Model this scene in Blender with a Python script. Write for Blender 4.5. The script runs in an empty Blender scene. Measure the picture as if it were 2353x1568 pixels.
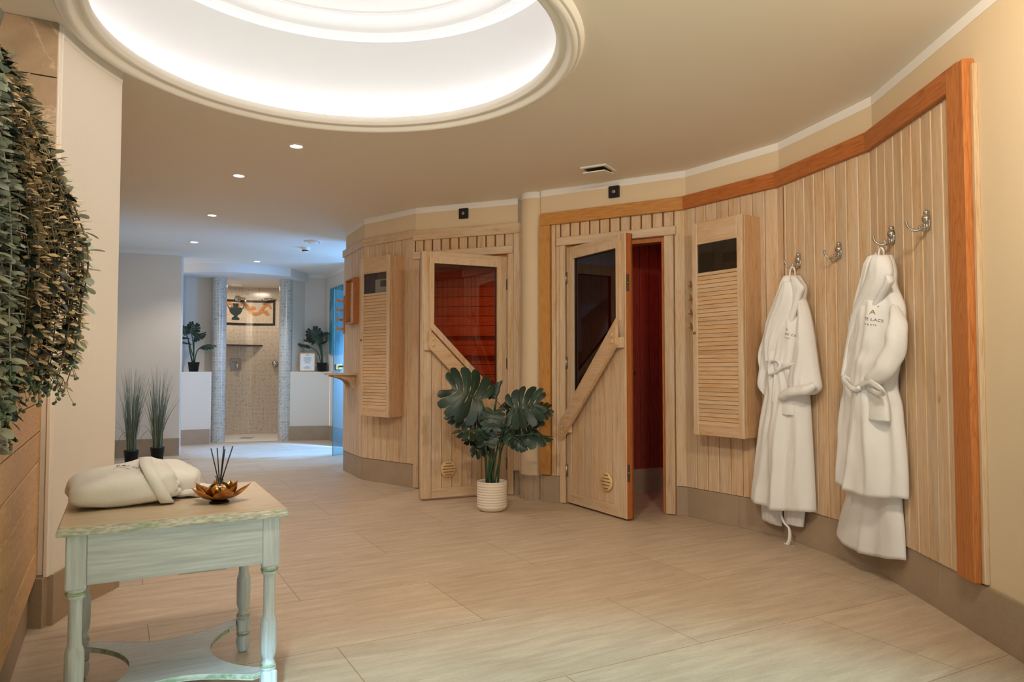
import bpy, math, random
from mathutils import Vector, Matrix, noise
random.seed(7)
PI = math.pi
SC = bpy.context.scene
COL = SC.collection

# ---------------------------------------------------------------- camera, world, large lights, exposure
F_PX = 1670.0; EYE = 1.05; PITCH = math.atan(65/F_PX)
CEIL = 2.50
cam_d = bpy.data.cameras.new('camera'); cam = bpy.data.objects.new('camera', cam_d); COL.objects.link(cam)
cam_d.sensor_width = 36.0; cam_d.lens = F_PX/2353*36.0; cam_d.clip_start = 0.05; cam_d.clip_end = 60
cam.location = (0, 0, EYE); cam.rotation_euler = (PI/2+PITCH, 0, 0)
SC.camera = cam
SC.view_settings.view_transform = 'Standard'; SC.view_settings.look = 'None'
SC.view_settings.gamma = 1; SC.view_settings.use_curve_mapping = False
SC.view_settings.exposure = 0.13
try:
    SC.cycles.use_denoising = True
    SC.cycles.max_bounces = 7; SC.cycles.diffuse_bounces = 4; SC.cycles.glossy_bounces = 3
    SC.cycles.transmission_bounces = 6; SC.cycles.transparent_max_bounces = 8
    SC.cycles.caustics_reflective = False; SC.cycles.caustics_refractive = False
    SC.cycles.sample_clamp_indirect = 4.0
    SC.cycles.use_adaptive_sampling = True; SC.cycles.adaptive_threshold = 0.04
except Exception: pass
W = bpy.data.worlds.new('world'); SC.world = W; W.use_nodes = True
W.node_tree.nodes['Background'].inputs[0].default_value = (0.87, 0.94, 1.12, 1)   # daylit rest of the spa, behind the camera
W.node_tree.nodes['Background'].inputs[1].default_value = 1.0

def srgb(r, g, b, a=1.0):
    f = lambda c: (c/255/12.92) if c/255 <= .04045 else ((c/255+.055)/1.055)**2.4
    return (f(r), f(g), f(b), a)
def light(name, kind, loc, energy, color, rot=(0, 0, 0), **k):
    d = bpy.data.lights.new(name, kind); d.energy = energy; d.color = color
    for a, v in k.items(): setattr(d, a, v)
    o = bpy.data.objects.new(name, d); COL.objects.link(o); o.location = loc; o.rotation_euler = rot
    return o
def aim(o, tgt):
    o.rotation_euler = (Vector(tgt)-o.location).to_track_quat('-Z', 'Y').to_euler()
RING = (-0.785, 3.23)
# unseen warm fill spots, added above the camera, washing the sauna front
for x, y, e, tg in ((1.0, 1.6, 120, (1.5, 5.4, 1.3)), (-0.5, 1.4, 160, (-0.8, 6.4, 1.2))):
    o = light('warm_fill_spot', 'SPOT', (x, y, CEIL-.04), e, (1.0, 0.84, 0.66), spot_size=math.radians(118), spot_blend=.7, shadow_soft_size=.12); aim(o, tg)
# cool greenish shaft of light through the doorway behind the camera
o = light('doorway_light', 'SPOT', (0.3, -2.6, 2.35), 2000, (0.52, 0.88, 1.0), spot_size=math.radians(64), spot_blend=.16, shadow_soft_size=.10)
aim(o, (0.3, -2.6+2.35/math.tan(math.radians(53)), 0.0))
# blue light of the room behind the glass door
o = light('blue_room_lamp', 'AREA', (-0.75, 9.25, 1.3), 80, (0.14, 0.42, 1.0), shape='RECTANGLE', size=.8, size_y=1.9)
aim(o, (-3.2, 9.3, 1.1))
o = light('blue_room_spot', 'SPOT', (-1.15, 9.15, 2.35), 2200, (0.16, 0.42, 1.0), spot_size=math.radians(38), spot_blend=.6, shadow_soft_size=.1); aim(o, (-2.9, 9.45, 0))

# ---------------------------------------------------------------- pixel helpers (photo frame 2353 x 1568) to lay out the plan
def ray(px, py):
    a = px-1176.5; b = 784-py
    return (a, F_PX*math.cos(PITCH)-b*math.sin(PITCH), F_PX*math.sin(PITCH)+b*math.cos(PITCH))
def gp(px, py, z=0.):
    d = ray(px, py); t = (z-EYE)/d[2]; return (d[0]*t, d[1]*t)
def aty(px, py, Y):
    d = ray(px, py); t = Y/d[1]; return Vector((d[0]*t, Y, EYE+d[2]*t))

# ---------------------------------------------------------------- mesh helpers
class MB:
    def __init__(s): s.v = []; s.f = []; s.uv = None; s.sm = []
    def add(s, vs, fs, smooth=False, uvs=None):
        b = len(s.v); s.v += [tuple(p) for p in vs]
        s.f += [tuple(i+b for i in f) for f in fs]; s.sm += [smooth]*len(fs)
        if uvs is not None:
            if s.uv is None: s.uv = {}
            for i, u in enumerate(uvs): s.uv[b+i] = u
        return s
    def box(s, x0, x1, y0, y1, z0, z1, c=0.0):
        if c <= 0:
            v = [(x0,y0,z0),(x1,y0,z0),(x1,y1,z0),(x0,y1,z0),(x0,y0,z1),(x1,y0,z1),(x1,y1,z1),(x0,y1,z1)]
            return s.add(v, [(3,2,1,0),(4,5,6,7),(0,1,5,4),(1,2,6,5),(2,3,7,6),(3,0,4,7)])
        c = min(c, abs(x1-x0)*.45, abs(y1-y0)*.45, abs(z1-z0)*.45)
        v = []; 
        X = (x0, x1); Y = (y0, y1); Z = (z0, z1); sg = (1, -1)
        idx = {}
        for i in (0,1):
            for j in (0,1):
                for k in (0,1):
                    cx, cy, cz = X[i], Y[j], Z[k]; dx, dy, dz = sg[i]*c, sg[j]*c, sg[k]*c
                    idx[i,j,k,'x'] = len(v); v.append((cx, cy+dy, cz+dz))
                    idx[i,j,k,'y'] = len(v); v.append((cx+dx, cy, cz+dz))
                    idx[i,j,k,'z'] = len(v); v.append((cx+dx, cy+dy, cz))
        fs = []
        for i in (0,1): fs.append([idx[i,j,k,'x'] for j,k in ((0,0),(1,0),(1,1),(0,1))][::(1 if i else -1)])
        for j in (0,1): fs.append([idx[i,j,k,'y'] for i,k in ((0,0),(1,0),(1,1),(0,1))][::(-1 if j else 1)])
        for k in (0,1): fs.append([idx[i,j,k,'z'] for i,j in ((0,0),(1,0),(1,1),(0,1))][::(1 if k else -1)])
        for j in (0,1):
            for k in (0,1): fs.append([idx[0,j,k,'y'],idx[1,j,k,'y'],idx[1,j,k,'z'],idx[0,j,k,'z']][::(1 if j==k else -1)])
        for i in (0,1):
            for k in (0,1): fs.append([idx[i,0,k,'z'],idx[i,1,k,'z'],idx[i,1,k,'x'],idx[i,0,k,'x']][::(1 if i==k else -1)])
            for j in (0,1): fs.append([idx[i,j,0,'x'],idx[i,j,1,'x'],idx[i,j,1,'y'],idx[i,j,0,'y']][::(1 if i==j else -1)])
        for i in (0,1):
            for j in (0,1):
                for k in (0,1): fs.append([idx[i,j,k,'x'],idx[i,j,k,'y'],idx[i,j,k,'z']][::(1 if (i+j+k)%2 else -1)])
        return s.add(v, fs)
    def prism(s, poly, y0, y1, axis='y'):
        """poly of (a,b) extruded along axis; axis y: a=x b=z, axis z: a=x b=y, axis x: a=y b=z"""
        def P(a, b, t): return (a, t, b) if axis == 'y' else ((a, b, t) if axis == 'z' else (t, a, b))
        n = len(poly); v = [P(a, b, y0) for a, b in poly]+[P(a, b, y1) for a, b in poly]
        fs = [tuple(range(n)), tuple(range(2*n-1, n-1, -1))]+[(i, n+i, n+(i+1) % n, (i+1) % n) for i in range(n)]
        return s.add(v, fs)
    def grid(s, pts, nu, nv, closed_u=False, smooth=True, uvs=None):
        """pts row-major: nv rows of nu"""
        fs = []
        for j in range(nv-1):
            for i in range(nu if closed_u else nu-1):
                a = j*nu+i; b = j*nu+(i+1) % nu; fs.append((a, b, b+nu, a+nu))
        return s.add(pts, fs, smooth, uvs)
    def lathe(s, prof, n=32, c=(0, 0), smooth=True, a0=0, a1=2*PI):
        full = abs(a1-a0-2*PI) < 1e-6; m = n if full else n+1
        pts = []
        for r, z in prof:
            for i in range(m):
                a = a0+(a1-a0)*i/n; pts.append((c[0]+r*math.cos(a), c[1]+r*math.sin(a), z))
        return s.grid(pts, m, len(prof), closed_u=full, smooth=smooth)
    def tube(s, path, rad, n=8, cap=True, flat=1.0, up=None, wob=None):
        path = [Vector(p) for p in path]; m = len(path)
        R = rad if isinstance(rad, (list, tuple)) else [rad]*m
        prev = None; pts = []
        for i, p in enumerate(path):
            t = (path[min(i+1, m-1)]-path[max(i-1, 0)])
            t = t.normalized() if t.length > 1e-9 else Vector((0, 0, 1))
            if up is not None: a = Vector(up)
            else: a = prev if prev is not None else (Vector((0, 0, 1)) if abs(t.z) < .9 else Vector((1, 0, 0)))
            a = a-t*a.dot(t); a.normalize(); b = t.cross(a); prev = a
            for k in range(n):
                th = 2*PI*k/n; r = R[i]*(1 if wob is None else wob(i/(m-1), th, p))
                pts.append(p+a*(math.cos(th)*r*flat)+b*(math.sin(th)*r))
        s.grid(pts, n, m, closed_u=True)
        if cap:
            b = len(s.v)-len(pts)
            s.f.append(tuple(b+k for k in range(n))[::-1]); s.f.append(tuple(b+(m-1)*n+k for k in range(n))); s.sm += [False, False]
        return s
    def ball(s, c, r, n=8, sx=1, sy=1, sz=1):
        m = max(4, n//2+1); pr = []
        for j in range(m):
            a = -PI/2+PI*j/(m-1)
            for i in range(n):
                t = 2*PI*i/n; pr.append((c[0]+sx*r*math.cos(a)*math.cos(t), c[1]+sy*r*math.cos(a)*math.sin(t), c[2]+sz*r*math.sin(a)))
        return s.grid(pr, n, m, closed_u=True)
    def build(s, name, mat, parent=None, M=None):
        me = bpy.data.meshes.new(name)
        vs = s.v if M is None else [tuple(M@Vector(p)) for p in s.v]
        me.from_pydata(vs, [], s.f)
        if any(s.sm): me.polygons.foreach_set('use_smooth', s.sm)
        if s.uv is not None:
            ul = me.uv_layers.new(name='UVMap')
            for l in me.loops: ul.data[l.index].uv = s.uv.get(l.vertex_index, (0, 0))
        me.materials.append(mat); me.update()
        o = bpy.data.objects.new(name, me); COL.objects.link(o)
        if parent is not None: o.parent = parent
        return o
def tag(o, label=None, cat=None, group=None, kind=None):
    if label: o['label'] = label
    if cat: o['category'] = cat
    if group: o['group'] = group
    if kind: o['kind'] = kind
    return o
def empty(name, loc=(0, 0, 0), rz=0.0):
    o = bpy.data.objects.new(name, None); COL.objects.link(o); o.location = loc; o.rotation_euler = (0, 0, rz)
    o.empty_display_size = .1; return o
def struct(o, label=None, cat=None):
    return tag(o, label, cat, kind='structure')
def copy_tree(o, parent=None):
    c = o.copy(); COL.objects.link(c); c.parent = parent
    for ch in list(o.children): copy_tree(ch, c)
    return c
def lerp_rows(rows, t, col):
    for a, b in zip(rows, rows[1:]):
        if t <= b[0]: 
            k = (t-a[0])/max(1e-9, b[0]-a[0]); return a[col]+(b[col]-a[col])*k
    return rows[-1][col]
def smooth_path(pts, n=8):
    P = [Vector(p) for p in pts]; out = []
    for i in range(len(P)-1):
        p0 = P[max(i-1, 0)]; p1 = P[i]; p2 = P[i+1]; p3 = P[min(i+2, len(P)-1)]
        for k in range(n):
            t = k/n; out.append(.5*((2*p1)+(p2-p0)*t+(2*p0-5*p1+4*p2-p3)*t*t+(3*p1-p0-3*p2+p3)*t**3))
    out.append(P[-1]); return out

# ---------------------------------------------------------------- materials
class NT:
    def __init__(s, name):
        s.m = bpy.data.materials.new(name); s.m.use_nodes = True; s.t = s.m.node_tree; s.n = s.t.nodes
        s.b = s.n['Principled BSDF']; s.out = s.n['Material Output']
    def N(s, typ, **k):
        x = s.n.new(typ)
        for a, v in k.items():
            if a in ('ins',):
                for i, val in v.items(): x.inputs[i].default_value = val
            else: setattr(x, a, v)
        return x
    def L(s, a, b): s.t.links.new(a, b)
    def mix(s, f, a, b, mode='MIX'):
        x = s.N('ShaderNodeMix', data_type='RGBA', blend_type=mode)
        for sock, v in ((x.inputs[0], f), (x.inputs[6], a), (x.inputs[7], b)):
            if hasattr(v, 'links'): s.L(v, sock)
            else: sock.default_value = v
        return x.outputs[2]
    def ramp(s, src, stops, interp='LINEAR'):
        r = s.N('ShaderNodeValToRGB'); r.color_ramp.interpolation = interp
        e = r.color_ramp.elements
        while len(e) < len(stops): e.new(.5)
        for k, (p, c) in enumerate(stops): e[k].position = p; e[k].color = c if not isinstance(c, (int, float)) else (c, c, c, 1)
        s.L(src, r.inputs[0]); return r.outputs[0]
    def coord(s, which='Object', loc=(0, 0, 0), rot=(0, 0, 0), scale=(1, 1, 1)):
        tc = s.N('ShaderNodeTexCoord'); mp = s.N('ShaderNodeMapping')
        mp.inputs[1].default_value = loc; mp.inputs[2].default_value = rot; mp.inputs[3].default_value = scale
        s.L(tc.outputs[which], mp.inputs[0]); return mp.outputs[0]
    def noise(s, vec, scale, detail=4, rough=.5, dist=0.0):
        x = s.N('ShaderNodeTexNoise', ins={'Scale': scale, 'Detail': detail, 'Roughness': rough, 'Distortion': dist})
        if vec is not None: s.L(vec, x.inputs['Vector'])
        return x.outputs['Fac']
    def bump(s, h, strength=.2, dist=.002):
        x = s.N('ShaderNodeBump', ins={'Strength': strength, 'Distance': dist}); s.L(h, x.inputs['Height']); s.L(x.outputs[0], s.b.inputs['Normal'])
    def set(s, **k):
        for a, v in k.items():
            a = {'base': 'Base Color', 'rough': 'Roughness', 'metal': 'Metallic', 'spec': 'Specular IOR Level', 'trans': 'Transmission Weight', 'sheen': 'Sheen Weight', 'ior': 'IOR', 'alpha': 'Alpha'}.get(a, a)
            if hasattr(v, 'links'): s.L(v, s.b.inputs[a])
            else: s.b.inputs[a].default_value = v
        return s.m
def plain(name, rgb, rough=.6, metal=0.0, **k):
    t = NT(name); return t.set(base=srgb(*rgb), rough=rough, metal=metal, **k)
def plaster(name, rgb, var=.04):
    t = NT(name); v = t.coord('Object'); c = srgb(*rgb)
    n = t.noise(v, 1.7, 4); d = tuple(x*(1-var*2) for x in c[:3])+(1,)
    t.set(base=t.mix(n, d, c), rough=.75, spec=.25); t.bump(t.noise(v, 160, 3), .06, .0015); return t.m
def wood(name, light_c, dark_c, axis='z', grain=1.0, knots=.5, rough=.5, white=0.0, ring=9.0):
    """pine: fine fibres and cathedral rings along axis, each board its own shift and tint"""
    t = NT(name); g = t.N('ShaderNodeNewGeometry'); tc = t.N('ShaderNodeTexCoord')
    off = t.N('ShaderNodeVectorMath', operation='SCALE'); t.L(g.outputs['Random Per Island'], off.inputs[3]); off.inputs[0].default_value = (37.0, 53.0, 71.0)
    add = t.N('ShaderNodeVectorMath', operation='ADD'); t.L(tc.outputs['Object'], add.inputs[0]); t.L(off.outputs[0], add.inputs[1])
    mp = t.N('ShaderNodeMapping'); t.L(add.outputs[0], mp.inputs[0])
    sc = {'z': (1, 1, .07), 'x': (.07, 1, 1), 'y': (1, .07, 1)}[axis]; mp.inputs[3].default_value = sc
    v = mp.outputs[0]
    fib = t.noise(v, 190, 3, .6)
    band = t.noise(v, ring, 2, .5, .6)
    w = t.N('ShaderNodeMath', operation='MULTIPLY'); t.L(band, w.inputs[0]); w.inputs[1].default_value = 13.0*grain
    fr = t.N('ShaderNodeMath', operation='PINGPONG'); t.L(w.outputs[0], fr.inputs[0]); fr.inputs[1].default_value = .5
    rings = t.ramp(fr.outputs[0], [(0.0, 0.0), (.36, 0.12), (.5, 1.0)])
    la = srgb(*light_c); da = srgb(*dark_c)
    md = tuple((x*.55+y*.45) for x, y in zip(la, da))
    c1 = t.mix(rings, la, md)
    f2 = t.ramp(fib, [(.38, 0), (.72, .55)])
    c2 = t.mix(f2, c1, da)
    tint = t.ramp(g.outputs['Random Per Island'], [(0, (.84, .80, .76, 1)), (.5, (1, 1, 1, 1)), (1, (1.0, .93, .84, 1))])
    c3 = t.mix(1.0, c2, tint, 'MULTIPLY')
    # knots
    mk = t.N('ShaderNodeMapping'); t.L(add.outputs[0], mk.inputs[0]); mk.inputs[3].default_value = {'z': (1, 1, .55), 'x': (.55, 1, 1), 'y': (1, .55, 1)}[axis]
    vo = t.N('ShaderNodeTexVoronoi', ins={'Scale': 4.6, 'Randomness': 1.0}); t.L(mk.outputs[0], vo.inputs['Vector'])
    kn = t.ramp(vo.outputs['Distance'], [(0.0, 1.0), (.028, .9), (.05, .25), (.085, 0.0)])
    km = t.N('ShaderNodeMath', operation='MULTIPLY'); t.L(kn, km.inputs[0]); km.inputs[1].default_value = knots
    kc = tuple(x*.28 for x in da[:3])+(1,)
    c4 = t.mix(km.outputs[0], c3, kc)
    if white > 0:
        pn = t.ramp(t.noise(v, 26, 5, .65), [(.35, 0), (.68, white)])
        c4 = t.mix(pn, c4, srgb(232, 222, 205))
    t.set(base=c4, rough=rough, spec=.35); t.bump(fib, .15, .001); return t.m
M = {}
M['wall'] = plaster('cream_wall_paint', (228, 206, 172))
M['wall_far'] = plaster('pale_wall_paint', (228, 218, 204))
M['band'] = plaster('white_band_paint', (244, 240, 234))
M['pier'] = plaster('pier_paint', (240, 231, 220))
M['ceil'] = plaster('ceiling_paint', (248, 238, 222), .015)
M['white'] = plaster('white_dome_paint', (236, 234, 230), .01)
M['mould'] = plaster('moulding_paint', (248, 242, 232), .01)
M['pine'] = wood('whitewashed_pine_upright', (216, 184, 143), (176, 132, 88), 'z', 1.0, .75, .45, .45)
M['pine_h'] = wood('whitewashed_pine_level', (218, 186, 145), (178, 134, 90), 'x', 1.0, .6, .45, .45)
M['pine_cab'] = wood('cabinet_pine', (214, 178, 134), (180, 132, 88), 'x', .8, .25, .4, .3)
M['pine_cabz'] = wood('cabinet_pine_upright', (208, 168, 124), (172, 124, 82), 'z', .8, .7, .4, .12)
M['groove'] = plain('wood_groove', (120, 76, 46), .8)
M['orange_z'] = wood('oiled_pine_upright', (206, 132, 72), (150, 76, 34), 'z', 1.5, .9, .4)
M['orange_x'] = wood('oiled_pine_level', (196, 120, 62), (140, 66, 28), 'x', 1.5, .9, .4)
M['gold_z'] = wood('golden_pine_upright', (212, 158, 88), (170, 104, 46), 'z', 1.3, .9, .4)
M['gold_x'] = wood('golden_pine_level', (208, 152, 84), (168, 100, 44), 'x', 1.3, .9, .4)
M['edge'] = wood('door_edge_pine', (186, 112, 56), (140, 72, 32), 'z', 1.2, .3, .5)
M['larch'] = wood('larch_planks', (232, 188, 130), (186, 128, 72), 'x', 2.4, .35, .5, .12, 7.0)
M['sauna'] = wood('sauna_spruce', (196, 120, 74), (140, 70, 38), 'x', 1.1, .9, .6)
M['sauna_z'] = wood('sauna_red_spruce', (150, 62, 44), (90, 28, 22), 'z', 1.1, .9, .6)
M['table_w'] = None
def stone(name, a, b, sc=220):
    t = NT(name); v = t.coord('Object')
    n1 = t.noise(v, sc, 3, .7); n2 = t.noise(v, 5, 4)
    c = t.mix(t.ramp(n1, [(.35, 0), (.65, 1)]), srgb(*a), srgb(*b)); c = t.mix(n2, c, tuple(x*1.12 for x in srgb(*b)[:3])+(1,))
    t.set(base=c, rough=.55, spec=.4); t.bump(n1, .1, .001); return t.m
M['base'] = stone('stone_skirting', (138, 118, 96), (168, 148, 124))
def floor_mat():
    t = NT('stone_floor_tiles'); ang = math.radians(28.5)
    tc = t.N('ShaderNodeTexCoord'); r = t.N('ShaderNodeVectorRotate', rotation_type='Z_AXIS'); r.inputs['Angle'].default_value = -ang
    t.L(tc.outputs['Object'], r.inputs['Vector'])
    mp = t.N('ShaderNodeMapping'); mp.inputs[1].default_value = (-.75, -.265, 0); t.L(r.outputs[0], mp.inputs[0])
    br = t.N('ShaderNodeTexBrick', offset=.5, ins={'Scale': 1.0, 'Brick Width': 1.24, 'Row Height': .625, 'Mortar Size': .0018, 'Mortar Smooth': .1, 'Bias': 0.0})
    br.inputs['Color1'].default_value = (0, 0, 0, 1); br.inputs['Color2'].default_value = (1, 1, 1, 1)
    t.L(mp.outputs[0], br.inputs['Vector'])
    st = t.N('ShaderNodeMapping'); st.inputs[3].default_value = (1.0, 7.0, 1); t.L(mp.outputs[0], st.inputs[0])
    s1 = t.noise(st.outputs[0], 3.0, 7, .65, .4); s2 = t.noise(st.outputs[0], 30, 4, .7)
    n3 = t.noise(mp.outputs[0], 260, 2, .8)
    c = t.mix(t.ramp(s1, [(.32, 0), (.70, 1)]), srgb(170, 148, 124), srgb(204, 184, 158))
    c = t.mix(t.ramp(s2, [(.45, 0), (.8, .5)]), c, srgb(156, 134, 110))
    c = t.mix(t.ramp(n3, [(.4, 0), (.7, .35)]), c, srgb(222, 206, 184))
    tile = t.mix(.05, c, br.outputs['Color'], 'OVERLAY')
    c = t.mix(br.outputs['Fac'], tile, srgb(146, 112, 82))
    t.set(base=c, rough=t.ramp(s2, [(.3, .42), (.8, .6)]), spec=.45); t.bump(n3, .08, .001); return t.m
M['floor'] = floor_mat()
def marble():
    t = NT('brown_marble'); v = t.coord('Object')
    n1 = t.noise(v, 3.2, 8, .62, 1.2); n2 = t.noise(v, 1.6, 5, .6, 2.2)
    ve = t.N('ShaderNodeMath', operation='ABSOLUTE'); su = t.N('ShaderNodeMath', operation='SUBTRACT'); t.L(n2, su.inputs[0]); su.inputs[1].default_value = .5; t.L(su.outputs[0], ve.inputs[0])
    vein = t.ramp(ve.outputs[0], [(0, .55), (.006, .25), (.02, 0)])
    c = t.mix(t.ramp(n1, [(.3, 0), (.7, 1)]), srgb(138, 112, 86), srgb(176, 148, 118)); c = t.mix(vein, c, srgb(214, 188, 156))
    return t.set(base=c, rough=.25, spec=.5)
M['marble'] = marble()
def terry():
    t = NT('white_terry_cloth'); v = t.coord('Object')
    n = t.noise(v, 420, 3, .7); n2 = t.noise(v, 3, 3)
    c = t.mix(n2, srgb(234, 233, 231), srgb(247, 246, 244)); c = t.mix(t.ramp(n, [(.3, .18), (.6, 0)]), c, srgb(208, 202, 190))
    t.set(base=c, rough=.95, spec=.1, sheen=.25); t.bump(n, .5, .003); return t.m
M['terry'] = terry()
M['chrome'] = plain('chrome', (205, 200, 192), .12, 1.0)
M['steel'] = plain('brushed_steel', (176, 170, 160), .35, 1.0)
M['black'] = plain('black_plastic', (18, 18, 19), .45)
M['brass'] = plain('aged_brass', (150, 110, 62), .35, 1.0)
M['potw'] = plain('white_ceramic', (228, 216, 198), .45)
M['plast'] = plain('ivory_plastic', (222, 188, 136), .5)
M['paper'] = plain('printed_paper', (232, 232, 228), .7)
M['ink'] = plain('grey_print', (120, 120, 118), .8)
M['thread'] = plain('dark_thread', (52, 48, 40), .9)
M['thread_g'] = plain('gold_thread', (168, 148, 98), .9)
M['soil'] = plain('potting_soil', (60, 46, 34), .95)
def emis(name, rgb, strength):
    t = NT(name); t.set(base=(0, 0, 0, 1)); t.b.inputs['Emission Color'].default_value = rgb+(1,) if len(rgb) == 3 else rgb
    t.b.inputs['Emission Strength'].default_value = strength; return t.m
M['led'] = emis('cove_led', (0.93, 0.93, 1.0), 24.0)
M['spot'] = emis('downlight_glow', (1.0, .97, .95), 22.0)
def mosaic(name, a, b, grout, size=.022, sel='UV', stop=.35):
    t = NT(name); tc = t.N('ShaderNodeTexCoord')
    br = t.N('ShaderNodeTexBrick', offset=0.0, ins={'Scale': 1.0, 'Brick Width': size, 'Row Height': size, 'Mortar Size': size*.075, 'Mortar Smooth': .2})
    t.L(tc.outputs[sel], br.inputs['Vector'])
    sn = t.N('ShaderNodeVectorMath', operation='SNAP'); t.L(tc.outputs[sel], sn.inputs[0]); sn.inputs[1].default_value = (size, size, size)
    wn = t.N('ShaderNodeTexWhiteNoise', noise_dimensions='3D'); t.L(sn.outputs[0], wn.inputs['Vector'])
    c = t.mix(t.ramp(wn.outputs['Value'], [(0, 0), (.88, stop*.5), (.985, .75)]), srgb(*a), srgb(*b))
    c = t.mix(br.outputs['Fac'], c, srgb(*grout))
    t.set(base=c, rough=.18, spec=.6); t.bump(br.outputs['Fac'], -.4, .002); return t.m
M['mosaic'] = mosaic('pale_glass_mosaic', (214, 212, 204), (150, 152, 146), (150, 146, 138))
M['mosaic_w'] = mosaic('warm_glass_mosaic', (220, 208, 190), (178, 160, 138), (176, 160, 142))
def glass(name, tint, gloss=.08, rough=0.0, trans_rough=None):
    t = NT(name); t.n.remove(t.b)
    tr = t.N('ShaderNodeBsdfTransparent'); tr.inputs[0].default_value = tint
    gl = t.N('ShaderNodeBsdfGlossy'); gl.inputs['Roughness'].default_value = rough; gl.inputs['Color'].default_value = (1, 1, 1, 1)
    fr = t.N('ShaderNodeFresnel'); fr.inputs[0].default_value = 1.45
    ad = t.N('ShaderNodeMath', operation='ADD'); t.L(fr.outputs[0], ad.inputs[0]); ad.inputs[1].default_value = gloss-.035
    mx = t.N('ShaderNodeMixShader'); t.L(ad.outputs[0], mx.inputs[0]); t.L(tr.outputs[0], mx.inputs[1]); t.L(gl.outputs[0], mx.inputs[2])
    t.L(mx.outputs[0], t.out.inputs[0]); return t.m
M['glass_amber'] = glass('amber_glass', srgb(200, 138, 108), .04)
M['glass_dark'] = glass('dark_tinted_glass', srgb(112, 64, 54), .035)
M['glass_clear'] = glass('clear_glass', (.93, .95, .94, 1), .05)
M['leaf_m'] = None
def leafmat(name, a, b, rough=.42, sc=9.0, edge=None):
    t = NT(name); g = t.N('ShaderNodeNewGeometry'); n = t.noise(t.coord('Object'), sc, 3)
    c = t.mix(n, srgb(*a), srgb(*b))
    tint = t.ramp(g.outputs['Random Per Island'], [(0, (.62, .66, .66, 1)), (.5, (1, 1, 1, 1)), (1, (1.25, 1.2, 1.12, 1))])
    c = t.mix(1.0, c, tint, 'MULTIPLY')
    return t.set(base=c, rough=rough, spec=.4)
M['monstera'] = leafmat('monstera_leaf', (22, 42, 32), (42, 66, 50), .38)
M['vein'] = plain('leaf_vein', (84, 104, 76), .5)
M['stem'] = leafmat('plant_stem', (34, 66, 44), (58, 90, 60), .45)
M['grass'] = leafmat('grass_blade', (84, 104, 86), (142, 148, 124), .6)
M['euca'] = leafmat('pale_garland_leaf', (148, 156, 140), (190, 192, 176), .55)
M['beige'] = leafmat('beige_garland_leaf', (164, 134, 98), (214, 196, 160), .55)
M['dark'] = leafmat('dark_garland_leaf', (20, 30, 24), (36, 48, 38), .4)
M['berry'] = leafmat('green_berry', (84, 110, 88), (112, 136, 108), .5)
M['vine'] = plain('vine_stem', (104, 96, 72), .7)
def gold():
    t = NT('gold_leaf_metal'); n = t.noise(t.coord('Object'), 45, 5, .6)
    c = t.mix(t.ramp(n, [(.35, 0), (.7, 1)]), srgb(150, 86, 34), srgb(216, 160, 84))
    return t.set(base=c, rough=.26, metal=.9)
M['gold'] = gold()
def table_mat(name, axis):
    t = NT(name); v = t.coord('Object', scale={'x': (.05, 1, 1), 'y': (1, .05, 1), 'z': (1, 1, .05)}[axis])
    n = t.noise(v, 130, 4, .6); n2 = t.noise(v, 18, 3, .5, 1.5); n3 = t.noise(t.coord('Object'), 7, 3)
    c = t.mix(t.ramp(n, [(.35, 0), (.7, .8)]), srgb(218, 226, 232), srgb(180, 188, 196))
    c = t.mix(t.ramp(n2, [(.55, 0), (.75, .35)]), c, srgb(164, 174, 178))
    c = t.mix(t.ramp(n3, [(.60, 0), (.80, .22)]), c, srgb(150, 178, 146))
    t.set(base=c, rough=.5, spec=.35); t.bump(n, .15, .001); return t.m
M['tab_x'] = table_mat('limed_wood_x', 'x'); M['tab_y'] = table_mat('limed_wood_y', 'y'); M['tab_z'] = table_mat('limed_wood_z', 'z')
t_ = NT('green_rubbed_edge'); v_ = t_.coord('Object', scale=(.12, 1, 1)); n_ = t_.noise(v_, 60, 5, .7)
M['tab_g'] = t_.set(base=t_.mix(t_.ramp(n_, [(.36, 0), (.62, 1)]), srgb(206, 208, 194), srgb(104, 156, 104)), rough=.5)
t_ = NT('limed_edge_wood'); n_ = t_.noise(t_.coord('Object', scale=(.25, 1, 1)), 150, 4, .6); n2_ = t_.noise(t_.coord('Object'), 6, 2)
M['tab_e'] = t_.set(base=t_.mix(t_.ramp(n2_, [(.52, 0), (.68, .7)]), t_.mix(t_.ramp(n_, [(.4, 0), (.6, .9)]), srgb(226, 224, 214), srgb(170, 172, 156)), srgb(110, 160, 108)), rough=.5)
M['tab_top'] = wood('pale_birch_laminate', (232, 214, 188), (206, 184, 154), 'x', .7, .0, .35)

# ---------------------------------------------------------------- plan
P = [(-1.75, 7.62), (-1.425, 6.98), (-.865, 6.49), (.05, 6.12)]
Q = [(.235, 5.86), (1.265, 5.25), (1.705, 4.60), (1.91, 3.81), (1.84, 2.66)]
FAC = {'p01': (P[0], P[1]), 'p12': (P[1], P[2]), 'p23': (P[2], P[3]), 'q01': (Q[0], Q[1]), 'q12': (Q[1], Q[2]), 'q23': (Q[2], Q[3]), 'q34': (Q[3], Q[4])}
def flen(A, B): return math.hypot(B[0]-A[0], B[1]-A[1])
def fang(A, B): return math.atan2(B[1]-A[1], B[0]-A[0])
def put(o, A, B=None, ang=None, z=0.0):
    o.location = (A[0], A[1], z); o.rotation_euler = (0, 0, fang(A, B) if ang is None else ang); return o
def onf(f, s, off=0.0, z=0.0):
    """world point on facet f: s along, off towards the room"""
    A, B = FAC[f]; a = fang(A, B); return Vector((A[0]+s*math.cos(a)+off*math.sin(a), A[1]+s*math.sin(a)-off*math.cos(a), z))
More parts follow.
